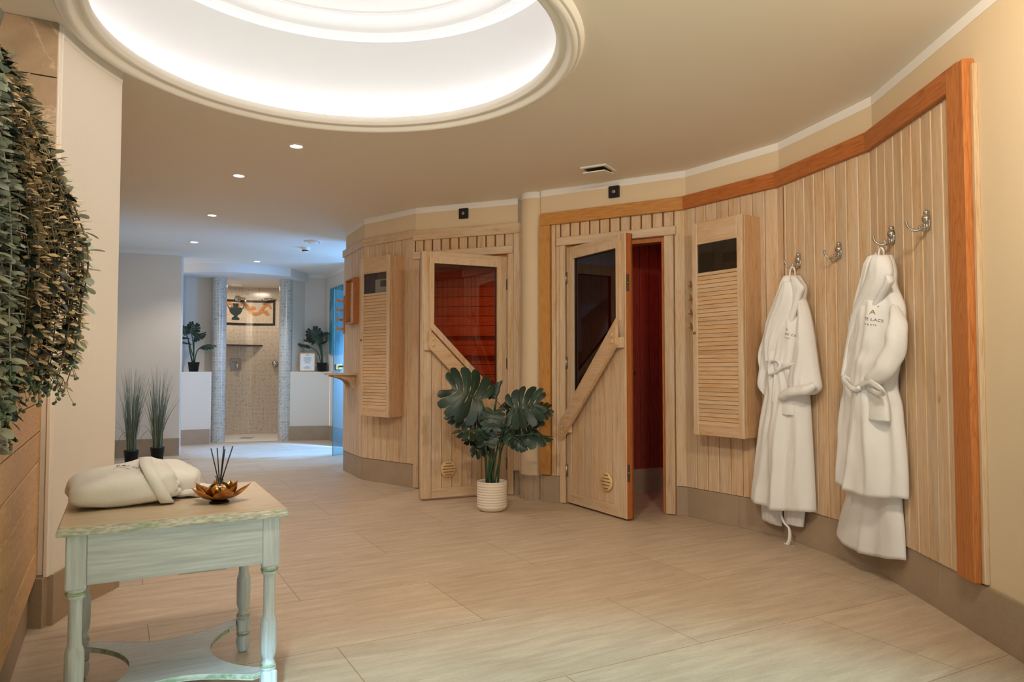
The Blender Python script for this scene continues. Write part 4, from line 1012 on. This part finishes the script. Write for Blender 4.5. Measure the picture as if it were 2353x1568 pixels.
m.add([(.015, .015, TZ-.0265), (TW-.015, .015, TZ-.0265), (TW-.015, TD-.015, TZ-.0265), (.015, TD-.015, TZ-.0265)], [(0, 1, 2, 3)])
m.build('moulded_edge', M['tab_e'], tb)
LS = .052; IN = .022
for (x, y, ax) in ((TW/2, IN+.008, 'x'), (TW/2, TD-IN-.008, 'x'), (IN+.008, TD/2, 'y'), (TW-IN-.008, TD/2, 'y')):
    if ax == 'x': MB().box(IN+LS, TW-IN-LS, y-.009, y+.009, .452, TZ-.027, .002).build('apron', M['tab_x'], tb)
    else: MB().box(x-.009, x+.009, IN+LS, TD-IN-LS, .452, TZ-.027, .002).build('apron', M['tab_y'], tb)
for lx in (IN+LS/2, TW-IN-LS/2):
    for ly in (IN+LS/2, TD-IN-LS/2):
        h = LS/2; lg = MB(); lg.box(lx-h, lx+h, ly-h, ly+h, .440, TZ-.027, .004)
        lg.lathe([(.0, .442), (.022, .442), (.0255, .436), (.022, .430), (.0215, .425), (.0245, .421), (.024, .416), (.018, .412), (.0175, .40), (.0175, .30), (.0185, .285), (.0235, .272), (.0245, .262), (.0245, .20), (.0235, .175), (.019, .16), (.0155, .152), (.0185, .146), (.021, .141), (.019, .136), (.023, .131), (.024, .126), (.020, .120), (0, .120)], 28, (lx, ly))
        lg.lathe([(0, .076), (.019, .076), (.0235, .070), (.0195, .064), (.0205, .058), (.0245, .046), (.0245, .034), (.021, .016), (.016, .004), (.014, .0015), (0, .0015)], 28, (lx, ly))
        lg.box(lx-h*.9, lx+h*.9, ly-h*.9, ly+h*.9, .075, .122, .005)
        o = lg.build('leg', M['tab_z'], tb)
        g = MB()
        for z0_, r_ in ((.428, .0262), (.1335, .0245), (.067, .0240)): g.lathe([(r_-.004, z0_-.006), (r_, z0_-.002), (r_, z0_+.002), (r_-.004, z0_+.006)], 24, (lx, ly))
        g.build('green_bead', M['tab_g'], o)
def arc_pts(x0, y0, x1, y1, bow, n=14, p=1.0):
    """points from 0 to 1 bowed sideways (left of travel) by bow"""
    dx, dy = x1-x0, y1-y0; L = math.hypot(dx, dy); nx, ny = -dy/L, dx/L
    return [(x0+dx*k/n+nx*bow*math.sin(PI*k/n)**p, y0+dy*k/n+ny*bow*math.sin(PI*k/n)**p) for k in range(n)]
a = IN+.006; b_ = IN+LS-.004
poly = arc_pts(b_, a, TW-b_, a, .105, 20, 1.2)+arc_pts(TW-a, b_, TW-a, TD-b_, .16, 20, .62)+arc_pts(TW-b_, TD-a, b_, TD-a, .105, 20, 1.2)+arc_pts(a, TD-b_, a, b_, .16, 20, .62)
MB().prism(poly, .098, .115, 'z').build('lower_shelf', M['tab_x'], tb)
m = MB(); n = len(poly); cx_, cy_ = TW/2, TD/2
def off_(p, d): return (p[0]+(p[0]-cx_)*d, p[1]+(p[1]-cy_)*d)
m.grid([(*off_(p, .002), z) for z in (.1005,) for p in poly]+[(*off_(p, .008), .105) for p in poly]+[(*off_(p, .008), .110) for p in poly]+[(*off_(p, -.004), .1155) for p in poly], n, 4, closed_u=True, smooth=False)
m.build('shelf_moulding', M['tab_g'], tb.children[0] if False else tb)
def tloc(px, py, z=TZ):
    x, y = gp(px, py, z); dx, dy = x-TO[0], y-TO[1]; c, s_ = math.cos(TA), math.sin(TA); return (dx*c+dy*s_, -dx*s_+dy*c)

# ---------------------------------------------------------------- bowl and reed diffuser
bx0, by0 = gp(509, 1158, TZ); BY = by0+.02; BXc = (509-1176.5)/F_PX*BY
bowl = tag(empty('lotus_bowl', (BXc, BY, TZ+.001)), 'golden lotus shaped metal bowl on the side table', 'bowl')
m = MB(); m.lathe([(0, 0), (.030, 0), (.031, .003), (.024, .008), (.012, .012), (0, .012)], 28); m.build('foot', plain('dark_bronze', (44, 26, 22), .4, .8), bowl)
def petal(a, tipr, tipz, w, base_r=.012):
    m = MB(); n, k = 11, 12; pts = []
    for j in range(k):
        t = j/(k-1); r = base_r+(tipr-base_r)*(t**.82); z = .010+tipz*(t**2.0)
        ww = w*(math.sin(PI*min(1, t*.86+.14)**.9)**.75)*(1-t**6) if t < 1 else 0
        for i in range(n):
            q = (i/(n-1)-.5)*2; rr_ = r*1.0-.0*q; lift = .012*q*q*math.sin(PI*t)
            x = r; y = q*ww; pts.append((x*math.cos(a)-y*math.sin(a), x*math.sin(a)+y*math.cos(a), z+lift))
    m.grid(pts, n, k); o = m.build('petal', M['gold'], bowl); sm = o.modifiers.new('thick', 'SOLIDIFY'); sm.thickness = .0014; return o
for i in range(5): petal(-PI/2+i*2*PI/5, .066, .052, .030, .010)
for i in range(5): petal(-PI/2+PI/5+i*2*PI/5, .096, .048, .032, .012)
dz = TZ+.0145
df = tag(empty('reed_diffuser', (BXc, BY, dz)), 'small round glass reed diffuser bottle standing in the golden bowl', 'reed diffuser')
m = MB(); m.lathe([(0, 0), (.020, 0), (.030, .006), (.0335, .020), (.0325, .034), (.024, .046), (.012, .052), (.0105, .066), (.0135, .068), (.0135, .071), (.0095, .071)], 32); m.build('bottle', M['glass_clear'], df)
MB().lathe([(0, .002), (.018, .002), (.028, .008), (.0315, .02), (.030, .03), (0, .03)], 28).build('scented_oil', glass('pale_oil', (.93, .86, .68, 1), .03), df)
for i, (tx, lb) in enumerate(((485, 'leftmost'), (499, 'second from left'), (514.5, 'middle'), (517, 'rear middle'), (535, 'rightmost'))):
    Yt = BY+(.012 if i % 2 else -.012); tp = aty(tx, (1031, 1030, 1026, 1032, 1026)[i], Yt); bt = Vector((BXc-(tx-509)*.00035, BY, dz+.006))
    k = (TZ+.08-bt.z)
    s_ = MB().tube([bt-tp, Vector((0, 0, 0))], .0019, 8).build('reed_stick', M['black']); s_.location = tp
    tag(s_, 'black reed stick in the glass diffuser, '+lb+' of the five', 'reed stick', 'black reed sticks in the diffuser')

# ---------------------------------------------------------------- folded bathrobe on the table
fb = tag(empty('folded_bathrobe', (-1.222, 2.405, TZ+.001), math.radians(33)), 'white folded bathrobe tied with its belt, lying on the side table', 'folded bathrobe')
def lump(parent, name, c, h, ex=(.5, .45), seed=0, amp=.006, n=56, k=30, top=None, freq=14):
    m = MB(); pts = []
    sp = lambda v, e: math.copysign(abs(v)**e, v)
    for j in range(k):
        ph = -PI/2+PI*j/(k-1)
        for i in range(n):
            th = 2*PI*i/n
            x = sp(math.cos(ph), ex[1])*sp(math.cos(th), ex[0]); y = sp(math.cos(ph), ex[1])*sp(math.sin(th), ex[0]); z = sp(math.sin(ph), ex[1])
            X, Y_, Z = c[0]+h[0]*x, c[1]+h[1]*y, c[2]+h[2]*z
            if top: Z = Z*top(x, y)
            d = noise.noise(Vector((X*freq, Y_*freq*.9, Z*freq*1.3+seed)))*amp+noise.noise(Vector((X*40, Y_*40, Z*40+seed)))*amp*.22
            X += x*d; Y_ += y*d; Z += abs(z)*d
            pts.append((X, Y_, max(0.0, Z)))
    m.grid(pts, n, k, closed_u=True); return m.build(name, M['terry'], parent)
lump(fb, 'front_roll', (-.055, -.02, .053), (.150, .135, .054), (.42, .62), 1.0, .016, top=lambda x, y: 1.05+.20*x+.10*y, freq=11)
lump(fb, 'rear_roll', (.105, .035, .05), (.075, .105, .050), (.5, .7), 5.0, .014, top=lambda x, y: 1.12-.14*x+.06*y, freq=13)
lump(fb, 'folded_tail', (.165, -.015, .020), (.075, .050, .019), (.7, .7), 9.0, .014, freq=20)
for k, (y0_, z0_, rr_) in enumerate(((-.125, .030, .017), (-.112, .052, .015), (-.095, .070, .014))):
    MB().tube(smooth_path([(-.02+.02*k, y0_, z0_-.006), (.03+.008*k, y0_-.008, z0_), (.075, y0_+.012, z0_+.002), (.10, y0_+.05, z0_)], 6), [rr_*(.5+.5*min(1, i/5)) for i in range(19)], 12, flat=.8).build('fold', M['terry'], fb)
band = []
for i in range(40):
    a = 2*PI*i/40; ca, sa = math.cos(a), math.sin(a)
    y = -.004+.150*math.copysign(abs(ca)**.55, ca); z = .060+.069*math.copysign(abs(sa)**.62, sa)
    band.append((y, max(.001, z)))
m = MB(); pts = []
for o_, dx in ((0, -.020), (.006, -.019), (.0075, 0), (.006, .019), (0, .020)):
    for y, z in band:
        sc_ = 1+o_/.1; pts.append((.070+dx-.06*(z/.12)+.10*(y+.1), -.004+(y+.004)*sc_, .060+(z-.060)*sc_ if z > .01 else z))
m.grid(pts, 40, 5, closed_u=True); m.build('belt', M['terry'], fb)
def text_mesh(name, body, size, mat, parent, loc, rot, target=None, shear=0.0):
    cu = bpy.data.curves.new(name, 'FONT'); cu.body = body; cu.size = size; cu.extrude = .0008; cu.space_character = 1.1; cu.shear = shear
    tmp = bpy.data.objects.new('tmp', cu); COL.objects.link(tmp); dg = bpy.context.evaluated_depsgraph_get()
    me = bpy.data.meshes.new_from_object(tmp.evaluated_get(dg)); bpy.data.objects.remove(tmp)
    me.materials.clear(); me.materials.append(mat)
    o = bpy.data.objects.new(name, me); COL.objects.link(o); o.parent = parent; o.location = loc; o.rotation_euler = rot
    if target is not None:
        md = o.modifiers.new('lay', 'SHRINKWRAP'); md.target = target; md.wrap_method = 'PROJECT'; md.use_project_z = True
        md.use_negative_direction = True; md.use_positive_direction = True; md.offset = .0015
    return o
roll = [c for c in fb.children if c.name.startswith('front_roll')][0]
for i, ch in enumerate('PRIVA'):
    text_mesh('embroidery', ch, .023, M['thread'], fb, (-.074+.0145*i-.0006*i*i, -.030-.0040*i*i*.6, .14), (0, 0, math.radians(-10-17*i)), roll)
for i, ch in enumerate('HOTEL'):
    text_mesh('embroidery', ch, .016, M['thread_g'], fb, (-.084+.0125*i-.0005*i*i, -.052-.0035*i*i*.55, .14), (0, 0, math.radians(-10-15*i)), roll)

# ---------------------------------------------------------------- hanging bathrobes
def cloth(f, s_c, rows, name, parent, base=.02, bulge=.08, fold=.012, seed=0, off=.06, nx=44, ny=70, hem=None, back=None, freq=5.0, p=.55, lean=0.0, mat=None):
    """rows (py, px left, px right) traced silhouette -> closed cloth body in the frame of facet f"""
    R = []
    for py, l, r in rows:
        sl, zl_ = hitf(f, l, py, off); sr, zr = hitf(f, r, py, off); R.append((-(zl_+zr)/2, sl-s_c, sr-s_c))
    t0, t1 = R[0][0], R[-1][0]; m = MB(); pts = []
    SP = smooth_path([(a, b, c) for a, b, c in R], 6); RR = [(q.x, q.y, q.z) for q in SP]
    for i in range(1, len(RR)):
        if RR[i][0] <= RR[i-1][0]: RR[i] = (RR[i-1][0]+1e-5, RR[i][1], RR[i][2])
    back = base-.018 if back is None else back
    for j in range(ny):
        t = t0+(t1-t0)*j/(ny-1); v = j/(ny-1); xl = lerp_rows(RR, t, 1); xr = lerp_rows(RR, t, 2); z = -t
        w = xr-xl; bl = bulge*min(1, .45+w/.22)
        for i in range(nx):
            u = i/(nx-1); q = 1-(2*u-1)**2; env = q**p
            fn = (1-2.2*abs(noise.noise(Vector((u*freq*.9+seed*3.1+v*.6, v*1.3+seed, seed)))))*.8+.5*noise.noise(Vector((u*freq+seed*3.1, v*1.15+seed, seed)))+.5*noise.noise(Vector((u*freq*2.4+v*1.5, v*2.0, seed+9)))+.25*noise.noise(Vector((u*7, v*9, seed+4)))
            y = base+bl*env+fold*fn*(q**.35)*(.50+.50*v)+.35*fold*(q**.4)*math.exp(-((v-.40)/.10)**2)*noise.noise(Vector((u*9+v*8, v*16, seed+2)))+lean*v
            zz_ = z+(hem(u)*v**6 if hem else 0)+.004*noise.noise(Vector((u*9, seed, v*3)))
            pts.append((xl+w*u, -y, zz_))
        for i in range(6):
            u = 1-i/5; pts.append((xl+w*(.03+.94*u), -(back+lean*v), z+(hem(u)*v**6 if hem else 0)))
    N_ = nx+6; m.grid(pts, N_, ny, closed_u=True)
    b = len(m.v)-len(pts); m.f.append(tuple(b+(ny-1)*N_+k for k in range(N_))); m.f.append(tuple(b+k for k in range(N_))[::-1]); m.sm += [False, False]
    return m.build(name, mat or M['terry'], parent)
def fl(f, s_c, px, py, off):
    s_, z = hitf(f, px, py, off); return Vector((s_-s_c, -off, z))
def robe_tube(f, s_c, pts, rad, name, parent, flat=1.0, n=16, seed=0, amp=.12, up=None, sub=6):
    P_ = smooth_path([fl(f, s_c, q[0], q[1], q[2]+(.014 if q[2] > .08 else 0)) for q in pts], sub); m_ = len(P_)
    rr_ = [rad[min(len(rad)-1, int(i/(m_-1)*(len(rad)-1)))]+(rad[min(len(rad)-1, int(i/(m_-1)*(len(rad)-1))+1)]-rad[min(len(rad)-1, int(i/(m_-1)*(len(rad)-1)))])*((i/(m_-1)*(len(rad)-1)) % 1) for i in range(m_)]
    wb = lambda t, th, p: 1+amp*noise.noise(Vector((t*6+seed, math.cos(th)*1.5, math.sin(th)*1.5+seed)))+amp*.8*math.sin(t*22+2*math.sin(th)+seed)*.5
    m = MB(); m.tube(P_, rr_, n, flat=flat, wob=wb, up=up); return m.build(name, M['terry'], parent)
def loop_and_tag(f, s_c, par, px, py, o_):
    robe_tube(f, s_c, [(px-7, py+26, o_), (px-5, py+8, o_), (px-1, py, o_+.0), (px+5, py+6, o_-.004), (px+6, py+24, o_-.01)], [.0045], 'hanging_loop', par, amp=.05, n=8)
def robe_plane(key, f0, s, off, deg):
    p = onf(f0, s, off); a = math.radians(deg); FAC[key] = ((p.x-.5*math.cos(a), p.y-.5*math.sin(a)), (p.x+.5*math.cos(a), p.y+.5*math.sin(a)))
robe_plane('rb1', 'q23', .222, .036, -68); robe_plane('rb2', 'q34', .262, .030, -84.5)
def bathrobe(f, hook_s, lab):
    A, B = FAC[f]; r = put(empty('bathrobe'), onf(f, hook_s), ang=fang(A, B)); return tag(r, lab, 'bathrobe', 'white terry bathrobes on the hooks')
# left bathrobe
f = 'rb1'; sc1 = .5; b1 = bathrobe(f, sc1, 'left white bathrobe on its hook, sleeve tucked into the pocket')
body = cloth(f, sc1, [(634, 1812, 1829), (650, 1805, 1838), (665, 1797, 1845), (700, 1780, 1843), (730, 1768, 1849), (760, 1764, 1856), (800, 1764, 1852), (840, 1766, 1842), (880, 1763, 1850), (910, 1760, 1853), (946, 1751, 1856), (992, 1742, 1859), (1043, 1736, 1862), (1097, 1731, 1865), (1156, 1727, 1868)], 'robe_body', b1, .036, .085, .044, 1.7, .06, hem=lambda u: -.028*math.sin(PI*min(1, u*1.1))-.012*u, freq=4.2)
cloth(f, sc1, [(648, 1806, 1822), (670, 1796, 1829), (700, 1780, 1828), (730, 1768, 1820), (760, 1763, 1810), (790, 1763, 1798), (815, 1766, 1786), (832, 1770, 1778)], 'left_lapel', b1, .108, .045, .012, 4.2, .10, ny=40, freq=3)
cloth(f, sc1, [(636, 1821, 1831), (652, 1822, 1842), (664, 1824, 1850), (680, 1824, 1843), (700, 1824, 1837), (730, 1815, 1828), (760, 1804, 1815), (790, 1791, 1801), (815, 1779, 1789), (830, 1773, 1779)], 'right_lapel', b1, .112, .018, .005, 6.2, .10, ny=40, nx=16, freq=2)
cloth(f, sc1, [(688, 1838, 1846), (720, 1838, 1856), (760, 1836, 1864), (800, 1832, 1870), (840, 1822, 1876), (870, 1815, 1881), (888, 1813, 1884), (900, 1818, 1878), (907, 1826, 1864)], 'right_sleeve', b1, .07, .07, .014, 8.1, .08, ny=44, freq=3)
robe_tube(f, sc1, [(1872, 885, .10), (1855, 895, .125), (1832, 899, .135), (1812, 904, .135), (1797, 914, .125)], [.030, .040, .041, .040, .030], 'sleeve_cuff', b1, .75, seed=3)
cloth(f, sc1, [(762, 1757, 1765), (790, 1750, 1772), (820, 1744, 1774), (845, 1747, 1772), (870, 1741, 1770), (885, 1741, 1768), (898, 1748, 1766), (908, 1758, 1765)], 'left_sleeve', b1, .03, .07, .016, 2.3, .06, ny=40, nx=24, freq=3)
cloth(f, sc1, [(906, 1789, 1825), (920, 1786, 1825), (940, 1784, 1825), (953, 1785, 1825)], 'pocket', b1, .108, .022, .006, 3.3, .11, ny=20, nx=24, freq=2)
robe_tube(f, sc1, [(1828, 834, .115), (1812, 840, .13), (1796, 846, .135), (1782, 856, .135), (1770, 860, .125), (1767, 848, .125), (1771, 833, .13), (1784, 829, .135), (1793, 839, .135), (1786, 851, .14)], [.011], 'belt', b1, .7, n=10, seed=1, amp=.15)
robe_tube(f, sc1, [(1774, 858, .12), (1770, 900, .10), (1766, 960, .095), (1761, 1020, .095), (1756, 1060, .09), (1757, 1086, .09)], [.012, .011, .010, .010, .015, .016], 'belt_end', b1, .35, n=10, seed=5, amp=.12)
robe_tube(f, sc1, [(1782, 858, .125), (1780, 890, .125), (1777, 925, .12)], [.011], 'belt_end', b1, .4, n=10, seed=6, amp=.1)
loop_and_tag(f, sc1, b1, 1821, 614, .085)
def emb(f, s_c, par, body, px, py, txt, size, mat, tilt):
    p = fl(f, s_c, px, py, .12); return text_mesh('embroidery', txt, size, mat, par, (p.x, -.2, p.z), (PI/2, math.radians(tilt), 0), body)
emb(f, sc1, b1, body, 1807, 769, 'ATE CE', .0165, M['thread'], 16); emb(f, sc1, b1, body, 1807, 777, 'LS & R', .011, M['thread_g'], 16)
emb(f, sc1, b1, body, 1810, 760, 'A', .020, M['thread_g'], 10)
# robe hidden behind it: only its longer hem and belt end show
b1b = bathrobe(f, sc1+.004, 'longer white bathrobe behind the left one, hem and dangling belt end showing')
cloth(f, sc1+.004, [(700, 1800, 1830), (900, 1772, 1842), (1050, 1756, 1850), (1120, 1744, 1792), (1160, 1744, 1792), (1200, 1746, 1790)], 'robe_body', b1b, .010, .016, .010, 12.0, .03, nx=24, hem=lambda u: -.012*u, freq=3, back=.0)
cloth(f, sc1+.004, [(1060, 1797, 1846), (1120, 1797, 1846), (1170, 1797, 1844), (1207, 1798, 1840)], 'front_flap', b1b, .012, .022, .008, 13.0, .03, nx=24, ny=30, freq=3, back=.001)
cloth(f, sc1+.004, [(1060, 1842, 1864), (1120, 1844, 1866), (1166, 1846, 1867)], 'back_flap', b1b, .010, .012, .004, 14.0, .03, nx=14, ny=24, freq=2, back=.001)
robe_tube(f, sc1+.004, [(1792, 1150, .075), (1794, 1178, .07), (1801, 1200, .065), (1813, 1215, .06), (1815, 1236, .06), (1810, 1252, .065)], [.008, .008, .008, .0085, .012, .016], 'belt_end', b1b, .45, n=10, seed=2, amp=.1)
robe_tube(f, sc1+.004, [(1804, 1250, .06), (1812, 1257, .065), (1822, 1256, .06)], [.010, .013, .009], 'belt_tip', b1b, .45, n=10, seed=7, amp=.1)
# right bathrobe
f = 'rb2'; sc2 = .5; b2 = bathrobe(f, sc2, 'right white bathrobe on its hook with belt tied in a bow')
body2 = cloth(f, sc2, [(588, 2014, 2036), (605, 2006, 2042), (631, 1994, 2048), (661, 1982, 2049), (692, 1971, 2062), (718, 1966, 2070), (768, 1959, 2070), (811, 1952, 2064), (848, 1946, 2056), (870, 1943, 2052), (895, 1951, 2053), (926, 1946, 2062), (970, 1941, 2067), (1025, 1940, 2073), (1080, 1937, 2077), (1126, 1934, 2078)], 'robe_body', b2, .042, .085, .044, 21.7, .06, hem=lambda u: -.020*math.sin(PI*min(1, max(0, u-.3)*1.6)), freq=4.2)
cloth(f, sc2, [(590, 2014, 2037), (610, 2004, 2044), (636, 1994, 2047), (661, 1984, 2040), (692, 1974, 2023), (718, 1968, 2004), (740, 1963, 1991), (768, 1958, 1976), (811, 1951, 1965), (866, 1943, 1958)], 'left_lapel', b2, .100, .050, .010, 24.2, .10, ny=50, freq=2.4)
cloth(f, sc2, [(632, 2046, 2051), (648, 2043, 2056), (661, 2036, 2048), (680, 2026, 2036), (700, 2012, 2024), (720, 2000, 2013), (745, 1986, 1999), (770, 1972, 1983), (805, 1962, 1970)], 'right_lapel', b2, .118, .020, .004, 26.2, .10, ny=40, nx=16, freq=2)
robe_tube(f, sc2, [(2056, 705, .07), (2061, 740, .085), (2060, 780, .095), (2050, 818, .105), (2034, 848, .12), (2014, 868, .13), (1998, 878, .13)], [.020, .038, .048, .050, .050, .042, .030], 'right_sleeve', b2, .8, n=22, seed=31, amp=.16)
cloth(f, sc2, [(893, 1972, 1985), (940, 1969, 1987), (1000, 1960, 1989), (1060, 1950, 1991), (1129, 1947, 1991)], 'front_placket', b2, .110, .018, .006, 33.0, .10, ny=40, nx=20, freq=2)
cloth(f, sc2, [(902, 1988, 2034), (930, 1987, 2040), (966, 1987, 2043)], 'pocket', b2, .114, .020, .004, 35.0, .11, ny=20, nx=24, freq=2)
def strap(pts, w, nm='belt'):
    return robe_tube(f, sc2, pts, [w], nm, b2, .28, n=10, seed=8, amp=.05, up=(0, 1, 0))
strap([(1974, 898, .14), (1958, 893, .15), (1946, 882, .15), (1937, 872, .145), (1942, 867, .135), (1956, 878, .13), (1970, 893, .13)], .013)
strap([(1968, 890, .145), (1982, 882, .155), (1996, 877, .16), (2010, 884, .165), (2024, 894, .16), (2032, 903, .14), (2018, 905, .13), (2004, 898, .13), (1990, 888, .13)], .014)
robe_tube(f, sc2, [(1958, 892, .145), (1966, 896, .15), (1974, 893, .15), (1978, 888, .145)], [.014, .018, .016, .012], 'belt_knot', b2, .7, n=12, seed=9, amp=.1)
robe_tube(f, sc2, [(1965, 900, .145), (1960, 930, .135), (1956, 970, .13), (1953, 1010, .13), (1951, 1031, .13)], [.017, .016, .015, .016, .017], 'belt_end', b2, .25, n=10, seed=10, amp=.06, up=(0, 1, 0))
robe_tube(f, sc2, [(1972, 900, .14), (1968, 950, .13), (1965, 1000, .125), (1960, 1040, .125), (1957, 1061, .125)], [.015, .014, .015, .018, .019], 'belt_end', b2, .25, n=10, seed=11, amp=.06, up=(0, 1, 0))
loop_and_tag(f, sc2, b2, 2025, 570, .085)
MB().box(-.012, .012, -.001, .001, -.018, .018).build('care_label', M['paper'], b2)
lbl = [c for c in b2.children if c.name.startswith('care_label')][0]; p_ = fl(f, sc2, 2010, 590, .09); lbl.location = p_; lbl.rotation_euler = (0, math.radians(55), 0)
emb(f, sc2, b2, body2, 2001, 735, 'TE LACE', .0185, M['thread'], 14); emb(f, sc2, b2, body2, 2000, 746, 'LS & RTS', .0125, M['thread_g'], 14)
emb(f, sc2, b2, body2, 2008, 722, 'A', .030, M['thread_g'], 8); emb(f, sc2, b2, body2, 2015, 708, '-', .03, M['thread_g'], -4)
b2b = bathrobe(f, sc2+.004, 'longer white bathrobe behind the right one, wide flared hem showing')
cloth(f, sc2+.004, [(720, 2004, 2046), (900, 1972, 2050), (1050, 1952, 2056), (1110, 1942, 2058), (1160, 1933, 2062), (1200, 1922, 2066), (1240, 1914, 2068), (1258, 1911, 2069)], 'robe_body', b2b, .012, .035, .024, 41.0, .04, hem=lambda u: -.030*math.sin(PI*u**.8)+.028*max(0, u-.6), freq=3.2, back=.0)

# ---------------------------------------------------------------- hanging garland plant at the left edge
hp_ = tag(empty('hanging_plant', (-1.72, 2.2, 2.06)), 'large trailing artificial hanging plant of mixed pale, beige and dark leaves at the left edge', 'hanging plant')
O_ = Vector((-1.72, 2.2, 2.06)); rg = random.Random(21)
m = MB(); m.lathe([(0, 0), (.08, 0), (.11, .05), (.125, .12), (.11, .12), (.1, .06), (0, .05)], 24); m.build('basket', M['vine'], hp_)
for k in range(3):
    a = k*2*PI/3; MB().tube([(.115*math.cos(a), .115*math.sin(a), .11), (0, 0, .43)], .003, 5).build('hanger', M['vine'], hp_)
XR = [(120, 20), (170, 42), (250, 72), (350, 122), (450, 158), (560, 196), (620, 200), (700, 188), (800, 178), (890, 160), (1060, 110)]
def xr(y):
    return lerp_rows(XR, y, 1) if y > 120 else 20
def leaf_shape(m, c, d, nrm, L, w, pointed, cup=.15):
    """small leaf from c along d"""
    d = d.normalized(); n = (nrm-d*nrm.dot(d)).normalized(); s_ = d.cross(n); pts = []
    prof = [(.0, .12), (.15, .55 if pointed else .7), (.45, 1.0), (.75, .72 if pointed else .95), (.93, .30 if pointed else .62), (1.0, .02 if pointed else .18)]
    for t, ww in prof:
        for q in (-1, 0, 1): pts.append(c+d*(L*t)+s_*(q*ww*w*.5)+n*(-cup*L*t*t+.10*w*abs(q)*ww))
    m.grid(pts, 3, len(prof))
NS = 92
for i in range(NS):
    q = (i+.5)/NS; q = min(1.0, max(0, q+rg.uniform(-.03, .03)))
    yend = (1000 if q < .30 else (930 if q < .5 else 890))+rg.uniform(-170, 20) if rg.random() < .8 else rg.uniform(480, 760)
    if i in (20, 21): yend = 1052
    if i in (30, 33): yend = 1006
    if q > .93: yend = rg.uniform(820, 905)
    Yq = 1.75+.50*q+rg.uniform(-.06, .08)*(.3+q); ytop = rg.uniform(60, 130)+60*q*0
    pts = [O_*0+Vector((-1.66, 2.16, 2.14))]; xo = rg.uniform(-14, 14); ph = rg.uniform(0, 6)
    ys = []; y = 130+170*q*rg.uniform(.3, 1)*.9
    n_ = 14
    for k in range(n_+1):
        yy = y+(yend-y)*k/n_; X_ = -45+(xr(yy)+45)*q+xo*(.4+.6*k/n_)+5*math.sin(yy*.012+ph)
        if q > .35 and yy > 780: X_ -= (yy-780)*.10*q
        pts.append(aty(X_, yy, Yq))
    pts = [p-O_ for p in pts]; path = smooth_path(pts, 3)
    r = rg.random()
    kind = 'euca' if (q < .33 and r < .55) or (q >= .33 and r < .16) else ('dark' if r > .80 or (q < .33 and r > .72) else 'beige')
    sm_ = MB(); sm_.tube(path, .0016 if kind != 'euca' else .0024, 5); st = sm_.build('garland_stem', M['euca'] if kind == 'euca' and q < .3 else M['vine'], hp_)
    lm = MB(); acc = 0; step = {'euca': .026, 'beige': .019, 'dark': .034}[kind]; rot = rg.uniform(0, PI)
    for k in range(1, len(path)):
        seg = (path[k]-path[k-1]); Ls = seg.length
        if Ls < 1e-6: continue
        t_ = seg.normalized(); a_ = Vector((0, -1, 0)); a_ = (a_-t_*a_.dot(t_)).normalized(); b_v = t_.cross(a_)
        pos = step-acc
        while pos < Ls:
            c = path[k-1]+t_*pos; rot += PI/2+rg.uniform(-.35, .35)
            for sd in (0, PI):
                th = rot+sd; out = a_*math.sin(th)+b_v*math.cos(th); tilt = rg.uniform(-.25, .45) if kind != 'dark' else rg.uniform(.1, .9)
                d = out+t_*tilt
                if kind == 'euca': L, w, pt = rg.uniform(.026, .046), rg.uniform(.018, .028), False
                elif kind == 'beige': L, w, pt = rg.uniform(.019, .033), rg.uniform(.012, .018), True
                else: L, w, pt = rg.uniform(.034, .048), rg.uniform(.015, .021), True
                nn = -t_ + Vector((rg.uniform(-.5, .5), rg.uniform(-.9, .1), rg.uniform(-.3, .3)))
                leaf_shape(lm, c+out*.002, d, nn, L, w, pt)
            pos += step*rg.uniform(.8, 1.25)
        acc = Ls-(pos-step)
    lm.build('leaves', M[kind], st)
    if yend > 840 and rg.random() < .75 or i in (20, 21, 30, 33):
        bm_ = MB(); e = path[-1]
        for k in range(rg.randint(6, 12)):
            o2 = Vector((rg.uniform(-1, 1)*.028, rg.uniform(-1, 1)*.024, rg.uniform(-.035, .03))); bm_.ball(tuple(e+o2), rg.uniform(.0042, .0062), 7); bm_.tube([e+Vector((0, 0, .05)), e+o2*.6+Vector((0, 0, .01)), e+o2], .0008, 3, cap=False)
        bm_.build('berries', M['berry'], st)
